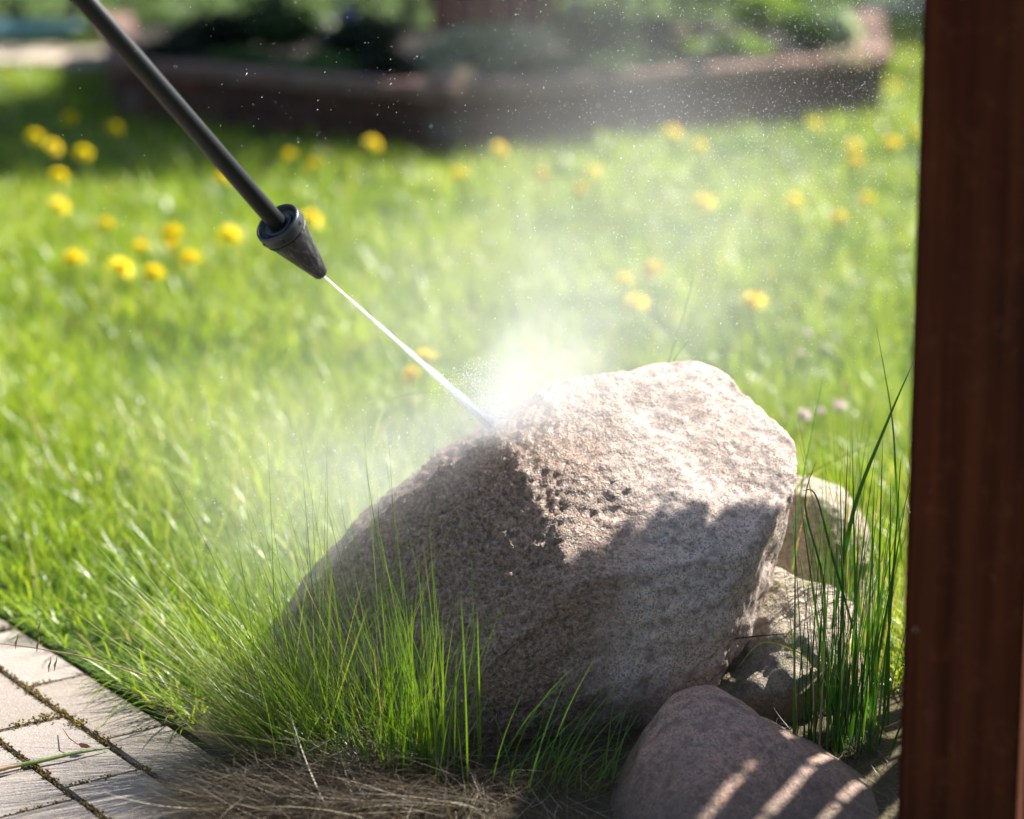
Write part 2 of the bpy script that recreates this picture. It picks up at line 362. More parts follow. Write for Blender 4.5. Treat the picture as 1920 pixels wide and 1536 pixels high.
# ------------------------------------------------------------ rocks
def boulder(name, outline, cpx, Yc, front, back, cuts, mat, level=6, amp=.008, fine=.0018, pw=.85, seed=0, rough_fn=None, zmin=-.05):
    C0 = P(*cpx, Yc)
    pts = [P(x, y, Yc) - C0 for x, y in outline]
    ang = np.array([math.atan2(p.z, p.x) for p in pts]); rad = np.array([math.hypot(p.x, p.z) for p in pts])
    od = np.argsort(ang); ang = ang[od]; rad = rad[od]
    ang = np.concatenate([ang - 2 * math.pi, ang, ang + 2 * math.pi]); rad = np.tile(rad, 3)
    bm = bmesh.new(); bmesh.ops.create_icosphere(bm, subdivisions=level, radius=1)
    me = bpy.data.meshes.new(name); bm.to_mesh(me); bm.free()
    n = len(me.vertices); D = np.empty(n * 3, np.float32); me.vertices.foreach_get('co', D); D = D.reshape(-1, 3).astype(float)
    th = np.hypot(D[:, 0], D[:, 2]); a = np.arctan2(D[:, 2], D[:, 0]); Rr = np.interp(a, ang, rad)
    rin = Rr * np.power(th, pw); dep = np.where(D[:, 1] < 0, -front * np.power(-np.minimum(D[:, 1], 0), .9), back * np.power(np.maximum(D[:, 1], 0), .9))
    Q = np.stack([rin * np.cos(a), dep, rin * np.sin(a)], 1)
    for (nn, d, k) in cuts:
        nn = np.array(nn, float); nn /= np.linalg.norm(nn); e = Q @ nn - d
        ex = np.where(e > 0, e, 0); Q -= (ex * k)[:, None] * nn
    sd = Vector((seed * 3.7, seed * 1.3, seed))
    for i in range(n):
        p = Vector(Q[i]); d = Vector(D[i])
        h = noise.fractal(p * 9 + sd, 1, 2, 4) * amp
        rf = rough_fn(Q[i]) if rough_fn else .4
        h += (noise.fractal(p * 120 + sd, .55, 2.1, 3) * fine - abs(noise.noise(p * 45 + sd)) * fine * .4) * rf
        Q[i] += np.array(d) * h
    Q[:, 2] = np.maximum(Q[:, 2], zmin - C0.z)
    me.vertices.foreach_set('co', Q.astype(np.float32).ravel()); me.update()
    me.polygons.foreach_set('use_smooth', np.ones(len(me.polygons), bool))
    o = link(name, me, mat); o.location = C0; return o
big_out = [(455, 1330), (490, 1215), (560, 1112), (640, 1037), (700, 977), (780, 912), (860, 850), (925, 806), (1000, 765), (1100, 727), (1190, 709), (1280, 694),
           (1350, 697), (1384, 709), (1420, 745), (1465, 805), (1482, 852), (1476, 930), (1462, 1000), (1430, 1078), (1398, 1142), (1362, 1202), (1325, 1275), (1290, 1330), (1200, 1400), (1000, 1440), (800, 1450), (600, 1430), (480, 1380)]
def bigrough(q):
    # coarse band running down the upper left shoulder
    d = q[0] * .55 + q[2] * .83
    t = (q[0] + .06)
    return .5 + .5 * math.exp(-((t + .02) / .10) ** 2) * (1 if q[2] > -.06 else .4) + (.5 if q[0] < 0 else 0)
big_rock = boulder('granite_boulder', big_out, (1050, 1080), 2.77, .24, .24,
    [((.12, -.62, .78), .148, .95), ((-.42, -.72, .55), .150, .88), ((.28, -.95, -.12), .170, .85), ((.80, -.58, -.15), .225, .8)],
    M['big_rock'], 7, .010, .0040, .62, 2, bigrough)
tag(big_rock, 'large pink grey granite boulder, half wet, hit by the water jet', 'boulder')
front_out = [(x_, y_ + 24) for x_, y_ in [(1120, 1600), (1140, 1490), (1185, 1425), (1225, 1370), (1262, 1325), (1300, 1306), (1345, 1306), (1400, 1335), (1450, 1375), (1520, 1412), (1600, 1452), (1660, 1495), (1700, 1560), (1720, 1680), (1600, 1760), (1400, 1790), (1200, 1740), (1130, 1680)]]
front_rock = boulder('granite_boulder', front_out, (1400, 1570), 2.40, .20, .20, [((-.1, -.5, .86), .075, .6), ((.35, -.5, .8), .085, .5)], M['front_rock'], 6, .008, .0016, .75, 5)
tag(front_rock, 'low reddish boulder at the bottom edge with stripes of sunlight', 'boulder')
r3 = [(1420, 960), (1475, 918), (1530, 915), (1575, 935), (1605, 968), (1640, 1010), (1651, 1050), (1645, 1100), (1625, 1150), (1570, 1200), (1480, 1220), (1420, 1120), (1400, 1040)]
rear = boulder('field_stone', r3, (1520, 1040), 2.96, .11, .12, [((-.2, -.8, .5), .07, .8), ((.5, -.8, .1), .08, .8)], M['rear_rock'], 6, .018, .0045, .75, 9)
tag(rear, 'round pale stone behind the large boulder, uppermost of the rear stones', 'stone')
r4 = [(1300, 1200), (1380, 1110), (1440, 1075), (1510, 1085), (1570, 1125), (1610, 1200), (1620, 1300), (1610, 1400), (1560, 1470), (1400, 1480), (1290, 1420), (1270, 1300)]
rear2 = boulder('field_stone', r4, (1450, 1290), 2.76, .14, .14, [((-.1, -.7, .7), .10, .8), ((.3, -.9, -.1), .10, .8)], M['rear_rock'], 6, .022, .006, .75, 14)
tag(rear2, 'mossy yellow stained stone below the round one, beside the rushes', 'stone')

# ------------------------------------------------------------ wooden post
def prism_between(p0, p1, wx, wy, bev, name, mat, parent=None, yaw=0):
    d = (p1 - p0); L = d.length; bm = bbox_bm(wx, wy, L, bev, 3)
    o = bm_obj(name, bm, mat, parent); o.location = (p0 + p1) / 2
    o.rotation_euler = (d.to_track_quat('Z', 'Y') @ Matrix.Rotation(yaw, 4, 'Z').to_quaternion()).to_euler(); return o
PY = 2.12
a0, a1 = P(1680, 1536, PY), P(1728, 0, PY); dv = (a1 - a0) / (a1.z - a0.z)
pw_ = P(1903, 1536, PY).x - a0.x
b0 = a0 - dv * a0.z; t0 = a0 + dv * (2.35 - a0.z)
YW = R(24); e1 = Vector((math.cos(YW), -math.sin(YW), 0)); e2 = Vector((math.sin(YW), math.cos(YW), 0)); pw_ *= 1.0
off = (e1 + e2) * pw_ / 2
post = prism_between(b0 + off - Vector((0, 0, .05)), t0 + off, pw_, pw_, .0075, 'wooden_post', M['post'], None, -YW)
tag(post, 'thick dark reddish brown stained wooden post at the right edge', 'post')

# ------------------------------------------------------------ added unseen trellis and vine, shaped to throw shade and stripes on the boulders
TX, TY0, TY1, TH = .80, 2.35, 2.93, .87
tr = empty('shade_trellis', (TX, TY0, 0)); tag(tr, 'unseen diagonal slat trellis added right of the post to shade the boulders', 'trellis')
def rail(y0, z0, y1, z1, wd, th, name):
    L = math.hypot(y1 - y0, z1 - z0); bm = bbox_bm(th, wd, L, .002, 1); o = bm_obj(name, bm, M['trellis'], tr)
    o.location = (0, (y0 + y1) / 2, (z0 + z1) / 2); o.rotation_euler = (-math.atan2(y1 - y0, z1 - z0), 0, 0); return o
TL = TY1 - TY0
rail(.02, 0, .02, TH, .04, .03, 'frame_rail'); rail(TL - .02, 0, TL - .02, TH, .04, .03, 'frame_rail')
rail(.04, .08, TL - .04, .08, .04, .028, 'frame_rail'); rail(.04, TH - .02, TL - .04, TH - .02, .04, .028, 'frame_rail')
SLOPE = -1.09
k = 0; zc = .12
while zc < TH + .5 * 1.09:
    # slat line z = zc + SLOPE*y, clipped to the frame
    pts = []
    y0_, y1_ = .03, TL - .05
    za, zb = zc + SLOPE * y0_, zc + SLOPE * y1_
    if za > TH - .03: y0_ = (zc - (TH - .03)) / 1.09; za = TH - .03
    if zb < .1: y1_ = (zc - .1) / 1.09; zb = .1
    if y1_ - y0_ > .05:
        s_ = rail(y0_, za, y1_, zb, .050, .012, 'slat')
        s_.location.x = .021
    zc += .116

# ------------------------------------------------------------ leaves / blades generators
def leafcloud(centers, radii, counts, size, flat=.5, tint_fn=None, shell=.35):
    Vs = []; T = []
    for (c, r, n) in zip(centers, radii, counts):
        d = rng.normal(size=(n, 3)); d /= np.linalg.norm(d, axis=1)[:, None]
        rr = np.power(rng.uniform(shell, 1, n), .6)
        lump = 1 + .22 * np.sin(d[:, 0] * 5 + c[0] * 9) * np.cos(d[:, 2] * 6 + c[1] * 7) + rng.normal(0, .08, n)
        p = np.array(c) + d * (rr * lump)[:, None] * np.array(r)
        a = rng.normal(size=(n, 3)); a[:, 2] = np.abs(a[:, 2]) * .6; a /= np.linalg.norm(a, axis=1)[:, None]
        q = np.cross(a, rng.normal(size=(n, 3))); q /= np.linalg.norm(q, axis=1)[:, None]
        s = size * rng.uniform(.6, 1.4, n)[:, None]
        quad = np.stack([p, p + a * s * .5 + q * s * flat * .5 + np.cross(a, q) * s * .08, p + a * s, p + a * s * .5 - q * s * flat * .5 + np.cross(a, q) * s * .08], 1)
        Vs.append(quad.reshape(-1, 3)); T.append(np.repeat(rng.uniform(0, 1, n), 4))
    V = np.concatenate(Vs); n = len(V) // 4
    V[:, 2] = np.maximum(V[:, 2], .002)
    return V, np.arange(n * 4).reshape(-1, 4), np.concatenate(T)
def shrub(name, label, cat, c, r, n, size, mat, lobes=5, group=None, flat=.5, stems=4, base=None):
    root = empty(name, (c[0], c[1], base if base is not None else 0)); tag(root, label, cat, group)
    bz = root.location.z; cs = []; rs = []; ns = []
    for i in range(lobes):
        f = random.uniform(.45, .7); cs.append((random.uniform(-1, 1) * r[0] * (1 - f), random.uniform(-1, 1) * r[1] * (1 - f), c[2] - bz + random.uniform(-.6, 1) * r[2] * (1 - f)))
        rs.append([x * f for x in r]); ns.append(n // lobes)
    V, Fq, T = leafcloud(cs, rs, ns, size, flat)
    link('foliage', npmesh('foliage', V, [Fq], T, False), mat, root)
    for i in range(stems):
        q = cs[i % lobes]; tube([(q[0] * .25, q[1] * .25, 0), (q[0] * .6, q[1] * .6, q[2] * .5), q], [.006, .005, .002], 5, 'stem', M['stemwood'], root)
    return root
M['stemwood'] = simple('stem_bark', (.08, .05, .03), .8)

vine = empty('shade_vine', (TX + .03, TY0, 0)); tag(vine, 'unseen leafy green vine added over the trellis to shape the boulder shadow', 'vine')
cs = []; rs = []; ns = []
for i in range(18):                                       # leaf mass added over the far top slats to shade the boulder
    cs.append((random.uniform(0, .06), random.uniform(.53, .66), random.uniform(.79, .98))); rs.append((.05, .04, .04)); ns.append(150)
for i in range(12):                                       # unseen shoot past the end, placed to draw the boulder's shadow edge
    f = i / 11; cs.append((.02, .672 + .105 * f, .845 + .26 * f)); rs.append((.045, .034, .045)); ns.append(190)
V, Fq, T = leafcloud(cs, rs, ns, .032, .8); link('foliage', npmesh('foliage', V, [Fq], T, False), M['green_leaf'], vine)
tube([(.03, .60, .85), (.03, .70, .95), (.02, .77, 1.1)], [.004, .003, .002], 6, 'stem', M['stemwood'], vine)
for i in range(5):
    y = .40 + i * .05; tube([(.03, y, 0), (.03, y + .03, .3), (.02, y - .02, .6), (.03, y + .02, .93)], [.006, .005, .004, .002], 6, 'stem', M['stemwood'], vine)

def blades(root, az, lean, bend, L, W, segs=4, twist=0.0, flat=None):
    """root (n,3); curved tapered blades. returns V, quads, tris"""
    n = len(root); hd = np.stack([np.cos(az), np.sin(az), np.zeros(n)], 1)
    wa = az + np.pi / 2 + twist; wd = np.stack([np.cos(wa), np.sin(wa), np.zeros(n)], 1)
    P_ = root.copy(); V = []
    for i in range(segs + 1):
        s = i / segs; wdt = W * (1 - s) ** .7 * (.7 + .3 * min(1, s * 4 + .3))
        if i < segs:
            V.append(P_ - wd * (wdt / 2)[:, None]); V.append(P_ + wd * (wdt / 2)[:, None])
        else: V.append(P_)
        th = lean + bend * (s + .5 / segs)
        P_ = P_ + (hd * np.sin(th)[:, None] + np.array([0, 0, 1]) * np.cos(th)[:, None]) * (L / segs)[:, None]
    V = np.stack(V, 1); m = V.shape[1]; base = (np.arange(n) * m)[:, None]
    Q = np.concatenate([base + np.array([2 * i, 2 * i + 1, 2 * i + 3, 2 * i + 2]) for i in range(segs - 1)])
    Tt = base + np.array([2 * (segs - 1), 2 * (segs - 1) + 1, 2 * segs])
    return V.reshape(-1, 3), Q, Tt, m
def grass_obj(name, root, az, lean, bend, L, W, tint, mat, segs=4, parent=None, twist=0.0):
    V, Q, Tt, m = blades(root, az, lean, bend, L, W, segs, twist)
    V[:, 2] = np.maximum(V[:, 2], .0015)
    return link(name, npmesh(name, V, [Q, Tt], np.repeat(tint, m)), mat, parent)

# planter geometry needed for the lawn mask
K0 = G(835, 289); K1 = G(217, 226); K2 = G(1658, 216); K0, K1, K2 = [Vector((k.x, k.y, 0)) for k in (K0, K1, K2)]
K3 = K2 + Vector((.25, 1.9, 0)); K4 = K1 + Vector((-.35, 1.9, 0))
PL = [K0, K2, K3, K4, K1]
def inside(poly, X, Y):
    c = np.zeros(len(X), bool); n = len(poly)
    for i in range(n):
        a, b_ = poly[i], poly[(i + 1) % n]
        cond = ((a.y > Y) != (b_.y > Y)) & (X < (b_.x - a.x) * (Y - a.y) / (b_.y - a.y + 1e-12) + a.x); c ^= cond
    return c
# ------------------------------------------------------------ lawn
def lawn_pts(n, y0, y1, mg=.35):
    Y = np.sqrt(rng.uniform(y0 ** 2, y1 ** 2, n)); X = rng.uniform(-1, 1, n) * (.2135 * Y * 1.03 + mg * np.minimum(1, Y / 6 + .3))
    v = (X - PO.x) * PV.x + (Y - PO.y) * PV.y
    ok = v < EDGE_V - .004 - rng.exponential(.004, n)
    ok &= ~inside(PL, X, Y)
    ok &= ~(((X - .03) / .30) ** 2 + ((Y - 2.84) / .2) ** 2 < 1)            # under the big boulder
    ok &= ~((Y < 2.74) & (X > -.36) & (X < .7))                             # bare, shaded foreground
    ok &= ~((X > .2) & (X < .46) & (Y < 3.06))                              # rear stones
    # thinner, patchy turf
    return X[ok], Y[ok]
def vnoise(X, Y, s, z=0):
    out = np.empty(len(X))
    for i in range(len(X)): out[i] = noise.noise(Vector((X[i] * s, Y[i] * s, z)))
    return out
for nm, n, y0, y1, segs, Lr, Wr in (('lawn_grass', 64000, 2.3, 4.2, 4, (.045, .125), (.0020, .0042)), ('lawn_grass', 40000, 4.2, 6.6, 3, (.035, .10), (.003, .0065)), ('lawn_grass', 42000, 6.6, 11.2, 2, (.03, .08), (.005, .010))):
    X, Y = lawn_pts(n, y0, y1); n = len(X)
    pn = vnoise(X, Y, 1.9, 1.2); pf = vnoise(X, Y, 7.0, 5.2)
    keep = rng.uniform(0, 1, n) < np.clip(.85 + pn * .6 + pf * .5, .25, 1)
    X, Y, pn, pf = X[keep], Y[keep], pn[keep], pf[keep]; n = len(X)
    L = rng.uniform(*Lr, n) * (1 + .35 * pn + .35 * pf)
    tall = rng.uniform(0, 1, n) < .03; L = np.where(tall, L * 1.5, L)
    edge = np.clip((EDGE_V - ((X - PO.x) * PV.x + (Y - PO.y) * PV.y)) / .18, 0, 1); L *= .6 + .4 * edge; L *= 1 + .35 * np.clip((3.6 - Y) / .8, 0, 1) * (X < -.2)
    tint = np.clip(rng.normal(.50, .17, n) + .25 * pn + .25 * pf, 0, .92); dead = rng.uniform(0, 1, n) < .035; tint = np.where(dead, 1., tint)
    de = EDGE_V - ((X - PO.x) * PV.x + (Y - PO.y) * PV.y); nearE = de < .04
    az_ = np.where(nearE, math.atan2(PV.y, PV.x) + rng.normal(0, .9, n), rng.uniform(0, 2 * np.pi, n))
    o = grass_obj(nm, np.stack([X, Y, np.full(n, -.002)], 1), az_, np.abs(rng.normal(.2, .3, n)) + .25 * nearE, rng.uniform(.2, 1.9, n), L, rng.uniform(*Wr, n), tint, M['lawn'], segs, twist=rng.normal(0, .5, n))
    tag(o, {2.3: 'sunlit lime green lawn grass in the near and middle foreground', 4.2: 'blurred lawn grass in the middle distance', 6.6: 'far lawn grass running up to the planter wall'}[y0], 'grass', kind='stuff')
# broad pale leaves lying in the lawn
n = 260; X, Y = lawn_pts(n, 3.3, 8); n = len(X)
o = grass_obj('lawn_leaves', np.stack([X, Y, np.zeros(n)], 1), rng.uniform(0, 6.28, n), rng.uniform(.5, 1.2, n), rng.uniform(.1, .8, n), rng.uniform(.06, .13, n), rng.uniform(.010, .020, n), np.clip(rng.normal(.6, .2, n), 0, .93), M['lawn'], 5)
tag(o, 'broad weed leaves lying among the lawn grass', 'weeds', kind='stuff')

# ------------------------------------------------------------ fescue tuft at the foot of the boulder
tuft = empty('grass_tuft', (-.165, 2.53, 0)); tag(tuft, 'big fine bladed tuft fanning left at the foot of the boulder', 'grass tuft')
TO = np.array([-.16, 2.60, 0])
n = 560
rx = -.12 + .24 * rng.beta(1.2, 2.5, n); ry = rng.normal(0, .035, n) + .02 * (rx < 0)
az = np.where(rng.uniform(0, 1, n) < .72, rng.normal(np.pi * .98, .55, n), rng.uniform(0, 2 * np.pi, n))
side = (rx + .11) / .23
lean = np.abs(rng.normal(.60 - .48 * side, .36, n)) + .02; bend = rng.uniform(-.1, .5, n)
L = (.09 + .30 * rng.beta(1.5, 2.4, n)) * np.where(rng.uniform(0, 1, n) < .08, 1.25, 1) * (1 - .12 * side)
tint = np.clip(rng.normal(.55, .2, n), 0, .9); tint = np.where(rng.uniform(0, 1, n) < .07, 1., tint)
o = grass_obj('green_blades', np.stack([rx, ry, np.zeros(n)], 1), az, lean, bend, L, rng.uniform(.0010, .0019, n), tint, M['fescue'], 7, tuft, rng.normal(0, .6, n)); o['kind'] = 'stuff'
n = 270
rx = rng.uniform(-.11, .02, n); ry = rng.normal(0, .03, n)
o = grass_obj('green_blades', np.stack([rx, ry, np.zeros(n)], 1), rng.normal(np.pi * .97, .42, n), rng.uniform(.45, 1.12, n), rng.uniform(0, .28, n), rng.uniform(.20, .37, n), rng.uniform(.0009, .0016, n), np.clip(rng.normal(.72, .2, n), 0, 1), M['fescue'], 8, tuft, rng.normal(0, .6, n)); o['kind'] = 'stuff'
n = 60
rx = rng.uniform(-.11, .10, n); ry = rng.normal(0, .03, n)
o = grass_obj('green_blades', np.stack([rx, ry, np.zeros(n)], 1), rng.normal(np.pi, .9, n), rng.uniform(-.05, .42, n), rng.uniform(0, .2, n), rng.uniform(.28, .42, n), rng.uniform(.0010, .0017, n), np.clip(rng.normal(.35, .2, n), 0, 1), M['fescue'], 8, tuft, rng.normal(0, .6, n)); o['kind'] = 'stuff'
# dry skirt
n = 3600
rx = rng.uniform(-.15, .15, n); ry = rng.uniform(-.16, .02, n)
az = rng.normal(-2.45, .95, n) ; az = np.where(rng.uniform(0, 1, n) < .25, rng.uniform(0, 6.28, n), az)
rz = rng.uniform(0, .022, n)
o = grass_obj('dry_blades', np.stack([rx, ry, rz], 1), az, rng.uniform(1.0, 1.55, n), rng.uniform(.0, .7, n), rng.uniform(.06, .17, n), rng.uniform(.0006, .0013, n), np.clip(rng.normal(.4, .25, n), 0, 1), M['dry'], 6, tuft, rng.normal(0, .8, n)); o['kind'] = 'stuff'
n = 2400
rx = rng.uniform(-.17, .02, n); ry = rng.uniform(-.20, -.06, n)
o = grass_obj('dry_blades', np.stack([rx, ry, rng.uniform(.002, .015, n)], 1), rng.normal(-2.9, 1.2, n), rng.uniform(1.2, 1.6, n), rng.uniform(-.4, .6, n), rng.uniform(.05, .12, n), rng.uniform(.0005, .0011, n), np.clip(rng.normal(.45, .25, n), 0, 1), M['dry'], 6, tuft, rng.normal(0, .9, n)); o['kind'] = 'stuff'
n = 240
rx = rng.uniform(-.17, .12, n); ry = rng.uniform(-.19, -.02, n)
o = grass_obj('dry_blades', np.stack([rx, ry, rng.uniform(.004, .02, n)], 1), rng.uniform(0, 6.28, n), rng.uniform(1.0, 1.6, n), rng.uniform(-.6, .8, n), rng.uniform(.04, .14, n), rng.uniform(.0018, .004, n), np.clip(rng.normal(.75, .25, n), 0, 1), M['dry'], 6, tuft, rng.normal(0, 1.2, n)); o['kind'] = 'stuff'
# litter in front of the boulder and its dead curls on the pavers
n = 4200; X = rng.uniform(-.46, .42, n); Y = rng.uniform(2.30, 2.62, n); e = in_paving(X, Y)
keepp = (~e) | (rng.uniform(0, 1, n) < np.exp(-np.maximum(0, (X - PO.x) * PV.x + (Y - PO.y) * PV.y - EDGE_V) / .035) * .5)
keepp &= ~(e & (X < -.33)); X, Y = X[keepp], Y[keepp]; n = len(X)
o = grass_obj('dead_grass_litter', np.stack([X, Y, rng.uniform(0.002, .012, n)], 1), rng.uniform(0, 6.28, n), rng.uniform(1.1, 1.6, n), rng.uniform(-.9, .9, n), rng.uniform(.03, .09, n), rng.uniform(.0005, .0011, n), np.clip(rng.normal(.5, .25, n), 0, 1), M['dry'], 6, None, rng.normal(0, 1.2, n))
tag(o, 'dead grass litter on the ground in front of the boulders', 'dead grass', kind='stuff')
# second tuft, brighter and upright, in front of the boulder
t2 = empty('grass_tuft', (-.10, 2.475, 0)); tag(t2, 'upright bright green tuft in front of the boulder face', 'grass tuft')
n = 150; rx = rng.normal(0, .030, n); ry = rng.normal(0, .02, n)
o = grass_obj('green_blades', np.stack([rx, ry, np.zeros(n)], 1), rng.uniform(0, 6.28, n), np.abs(rng.normal(.08, .14, n)), rng.uniform(0, .35, n), rng.uniform(.08, .26, n), rng.uniform(.0012, .0030, n), np.clip(rng.normal(.5, .15, n), 0, .9), M['fescue'], 6, t2, rng.normal(0, .5, n)); o['kind'] = 'stuff'
t3 = empty('grass_tuft', (.05, 2.45, 0)); tag(t3, 'sparse shaded grass blades bending right between the two granite boulders', 'grass tuft')
n = 60; rx = rng.normal(0, .05, n); ry = rng.normal(0, .02, n)
o = grass_obj('green_blades', np.stack([rx, ry, np.zeros(n)], 1), rng.normal(.3, 1.0, n), np.abs(rng.normal(.3, .3, n)), rng.uniform(.3, 1.3, n), rng.uniform(.08, .18, n), rng.uniform(.0014, .003, n), np.clip(rng.normal(.3, .15, n), 0, .9), M['fescue'], 7, t3, rng.normal(0, .5, n)); o['kind'] = 'stuff'
# rushes right of the boulder
def rush(x, y, n, sx, Lr, label, lean=.07, seed=0):
    t = empty('rush_tuft', (x, y, 0)); tag(t, label, 'rush tuft', 'rush tufts beside the post')
    rx = rng.normal(0, sx, n); ry = rng.normal(0, sx, n); tt = np.clip(rng.normal(.45, .25, n), 0, .88); tt = np.where(rng.uniform(0, 1, n) < .12, 1., tt)
    o = grass_obj('green_blades', np.stack([rx, ry, np.zeros(n)], 1), rng.uniform(0, 6.28, n), np.abs(rng.normal(lean, .08, n)), rng.uniform(0, .35, n), rng.uniform(*Lr, n), rng.uniform(.0018, .0036, n), tt, M['rush'], 7, t, rng.normal(0, .6, n)); o['kind'] = 'stuff'
rush(.378, 2.56, 80, .020, (.12, .36), 'dark rush tuft right against the wooden post')
rush(.34, 2.56, 26, .014, (.12, .32), 'dark rush tuft in front of the mossy rear stone')
rush(.41, 2.80, 90, .025, (.15, .36), 'rush tuft behind the post, right of the rear stones')
# individual long blades read straight from the picture
def blade_path(name, pts, Y, wdt, tint, mat, label, cat='grass blade'):
    P3 = [P(x, y, Y + dy) for (x, y, dy) in pts]
    # catmull-rom
    out = []
    for i in range(len(P3) - 1):
        a = P3[max(i - 1, 0)]; b_ = P3[i]; c_ = P3[i + 1]; d = P3[min(i + 2, len(P3) - 1)]
        for k in range(8):
            t = k / 8; out.append(.5 * ((2 * b_) + (c_ - a) * t + (2 * a - 5 * b_ + 4 * c_ - d) * t * t + (3 * b_ - a - 3 * c_ + d) * t ** 3))
    out.append(P3[-1]); m = len(out); V = []; Fq = []
    for i, p in enumerate(out):
        t = (out[min(i + 1, m - 1)] - out[max(i - 1, 0)]).normalized(); u = t.cross(Vector((0, -1, .35))).normalized(); nrm = u.cross(t)
        wv = wdt * (1 - (i / (m - 1)) ** 2) * (.6 + .4 * min(1, i / m * 6)) + .0002
        V += [p - u * wv / 2, p + nrm * wv * .18, p + u * wv / 2]
    for i in range(m - 1):
        for k in (0, 1): Fq.append((i * 3 + k, i * 3 + k + 1, (i + 1) * 3 + k + 1, (i + 1) * 3 + k))
    org = out[0].copy()
    me = npmesh(name, np.array([tuple(v - org) for v in V]), [np.array(Fq)], np.full(len(V), tint))
    o = link(name, me, mat); o.location = org
    return tag(o, label, cat)
blade_path('long_grass_blade', [(1560, 1180, 0), (1600, 960, 0), (1660, 800, 0), (1712, 680, 0)], 2.66, .0052, .45, M['rush'], 'dark thick blade leaning right across the edge of the post')
blade_path('long_grass_blade', [(1690, 1050, 0), (1680, 900, 0), (1672, 780, 0), (1643, 612, 0)], 2.72, .0028, .6, M['rush'], 'thin upright blade crossing the thick dark one')
blade_path('long_grass_blade', [(1470, 1330, 0), (1480, 1150, 0), (1500, 930, 0), (1545, 700, 0)], 2.84, .0026, .55, M['rush'], 'tall thin blade rising right of the large boulder')
blade_path('long_grass_blade', [(1475, 1150, 0), (1478, 1000, 0), (1506, 900, 0), (1640, 830, .05), (1665, 822, .08)], 2.95, .0028, .85, M['fescue'], 'pale arched blade over the round rear stone')
blade_path('long_grass_blade', [(690, 980, 0), (700, 850, 0), (712, 785, 0), (735, 750, 0), (780, 738, 0), (845, 737, 0)], 3.05, .0042, .8, M['fescue'], 'single arched blade curving under the water jet')
blade_path('long_grass_blade', [(1215, 790, 0), (1250, 690, 0), (1290, 560, 0), (1302, 500, 0)], 3.02, .0022, .3, M['rush'], 'faint tall stalk standing in the mist behind the boulder')
blade_path('long_grass_blade', [(1225, 790, 0), (1262, 680, 0), (1305, 625, 0)], 3.02, .0022, .3, M['rush'], 'short faint stalk beside the tall one in the mist')
blade_path('long_grass_blade', [(1590, 1290, 0), (1500, 1225, 0), (1430, 1205, 0), (1385, 1250, 0)], 2.60, .0020, .9, M['fescue'], 'pale bent blade arching left over the mossy stone')
blade_path('long_grass_blade', [(1690, 1420, 0), (1600, 1300, 0), (1560, 1287, 0), (1520, 1283, 0)], 2.60, .0030, .95, M['fescue'], 'white sunlit blade bent left below the rear stones')
blade_path('long_grass_blade', [(1440, 1318, 0), (1500, 1300, 0), (1560, 1240, 0), (1600, 1190, 0)], 2.64, .0028, 1., M['dry'], 'dry straw curved across the mossy stone')
blade_path('long_grass_blade', [(1360, 1200, 0), (1420, 1193, 0), (1480, 1188, 0)], 2.66, .0022, .1, M['dry'], 'brown twig like straw lying right of the large boulder')
blade_path('long_grass_blade', [(1540, 1260, 0), (1545, 1100, 0), (1510, 950, 0), (1530, 865, 0)], 2.62, .003, .35, M['rush'], 'dark blade kinked in front of the round rear stone')
blade_path('long_grass_blade', [(1600, 1180, 0), (1560, 1040, 0), (1530, 930, 0), (1505, 920, 0)], 2.60, .003, .25, M['rush'], 'dark blade whose tip bends left over the round stone')
for i, (x0, x1, y1) in enumerate([(1570, 1590, 830), (1585, 1575, 880), (1608, 1598, 820), (1622, 1640, 900), (1640, 1655, 820), (1655, 1690, 850), (1665, 1670, 900), (1555, 1500, 935), (1600, 1610, 960), (1630, 1700, 930)]):
    blade_path('long_grass_blade', [(x0, 1380, 0), ((x0 * .75 + x1 * .25), 1230, 0), ((x0 * .35 + x1 * .65), (1230 + y1) / 2 - 10, 0), (x1, y1, 0)], 2.60 + .02 * (i % 4), .0034, .25 + .05 * (i % 5), M['rush'],
        ['dark rush blade leftmost of those standing before the mossy stone', 'rush blade just right of the leftmost one', 'tall dark rush blade over the middle of the round stone', 'slightly bent rush blade near the right rim of the round stone', 'tall rush blade just clear of the round stone', 'rush blade leaning toward the post at mid height', 'straight rush blade between round stone and post', 'dark blade leaning left in front of the round stone', 'shorter upright blade below the rim of the round stone', 'blade leaning hard right against the post'][i])
# dry stalk with hanging spikelets over the pavers
st = empty('seed_stalk', P(460, 1352, 2.60)); tag(st, 'long reddish grass stalk with hanging spikelets reaching over the pavers', 'grass stalk')
so_ = st.location.copy()
SP = [(475, 1358, 2.60), (400, 1320, 2.55), (320, 1285, 2.52), (240, 1255, 2.5), (150, 1230, 2.5), (60, 1214, 2.5), (-40, 1202, 2.5)]
tube([P(*q) - so_ for q in SP], [.0012, .0011, .001, .0009, .0008, .0007, .0005], 6, 'stalk', M['straw'], st, .3)
for (x, y) in ((72, 1178), (70, 1210), (92, 1248), (103, 1246), (30, 1204)):
    p = P(x, y, 2.5) - so_; top_ = P(x + 3, y - 16, 2.5) - so_
    tube([top_, (top_ + p) / 2 + Vector((.001, 0, 0)), p, p + Vector((-.001, 0, -.008))], [.0003, .0007, .0014, .0002], 6, 'spikelet', M['straw'], st, .2)
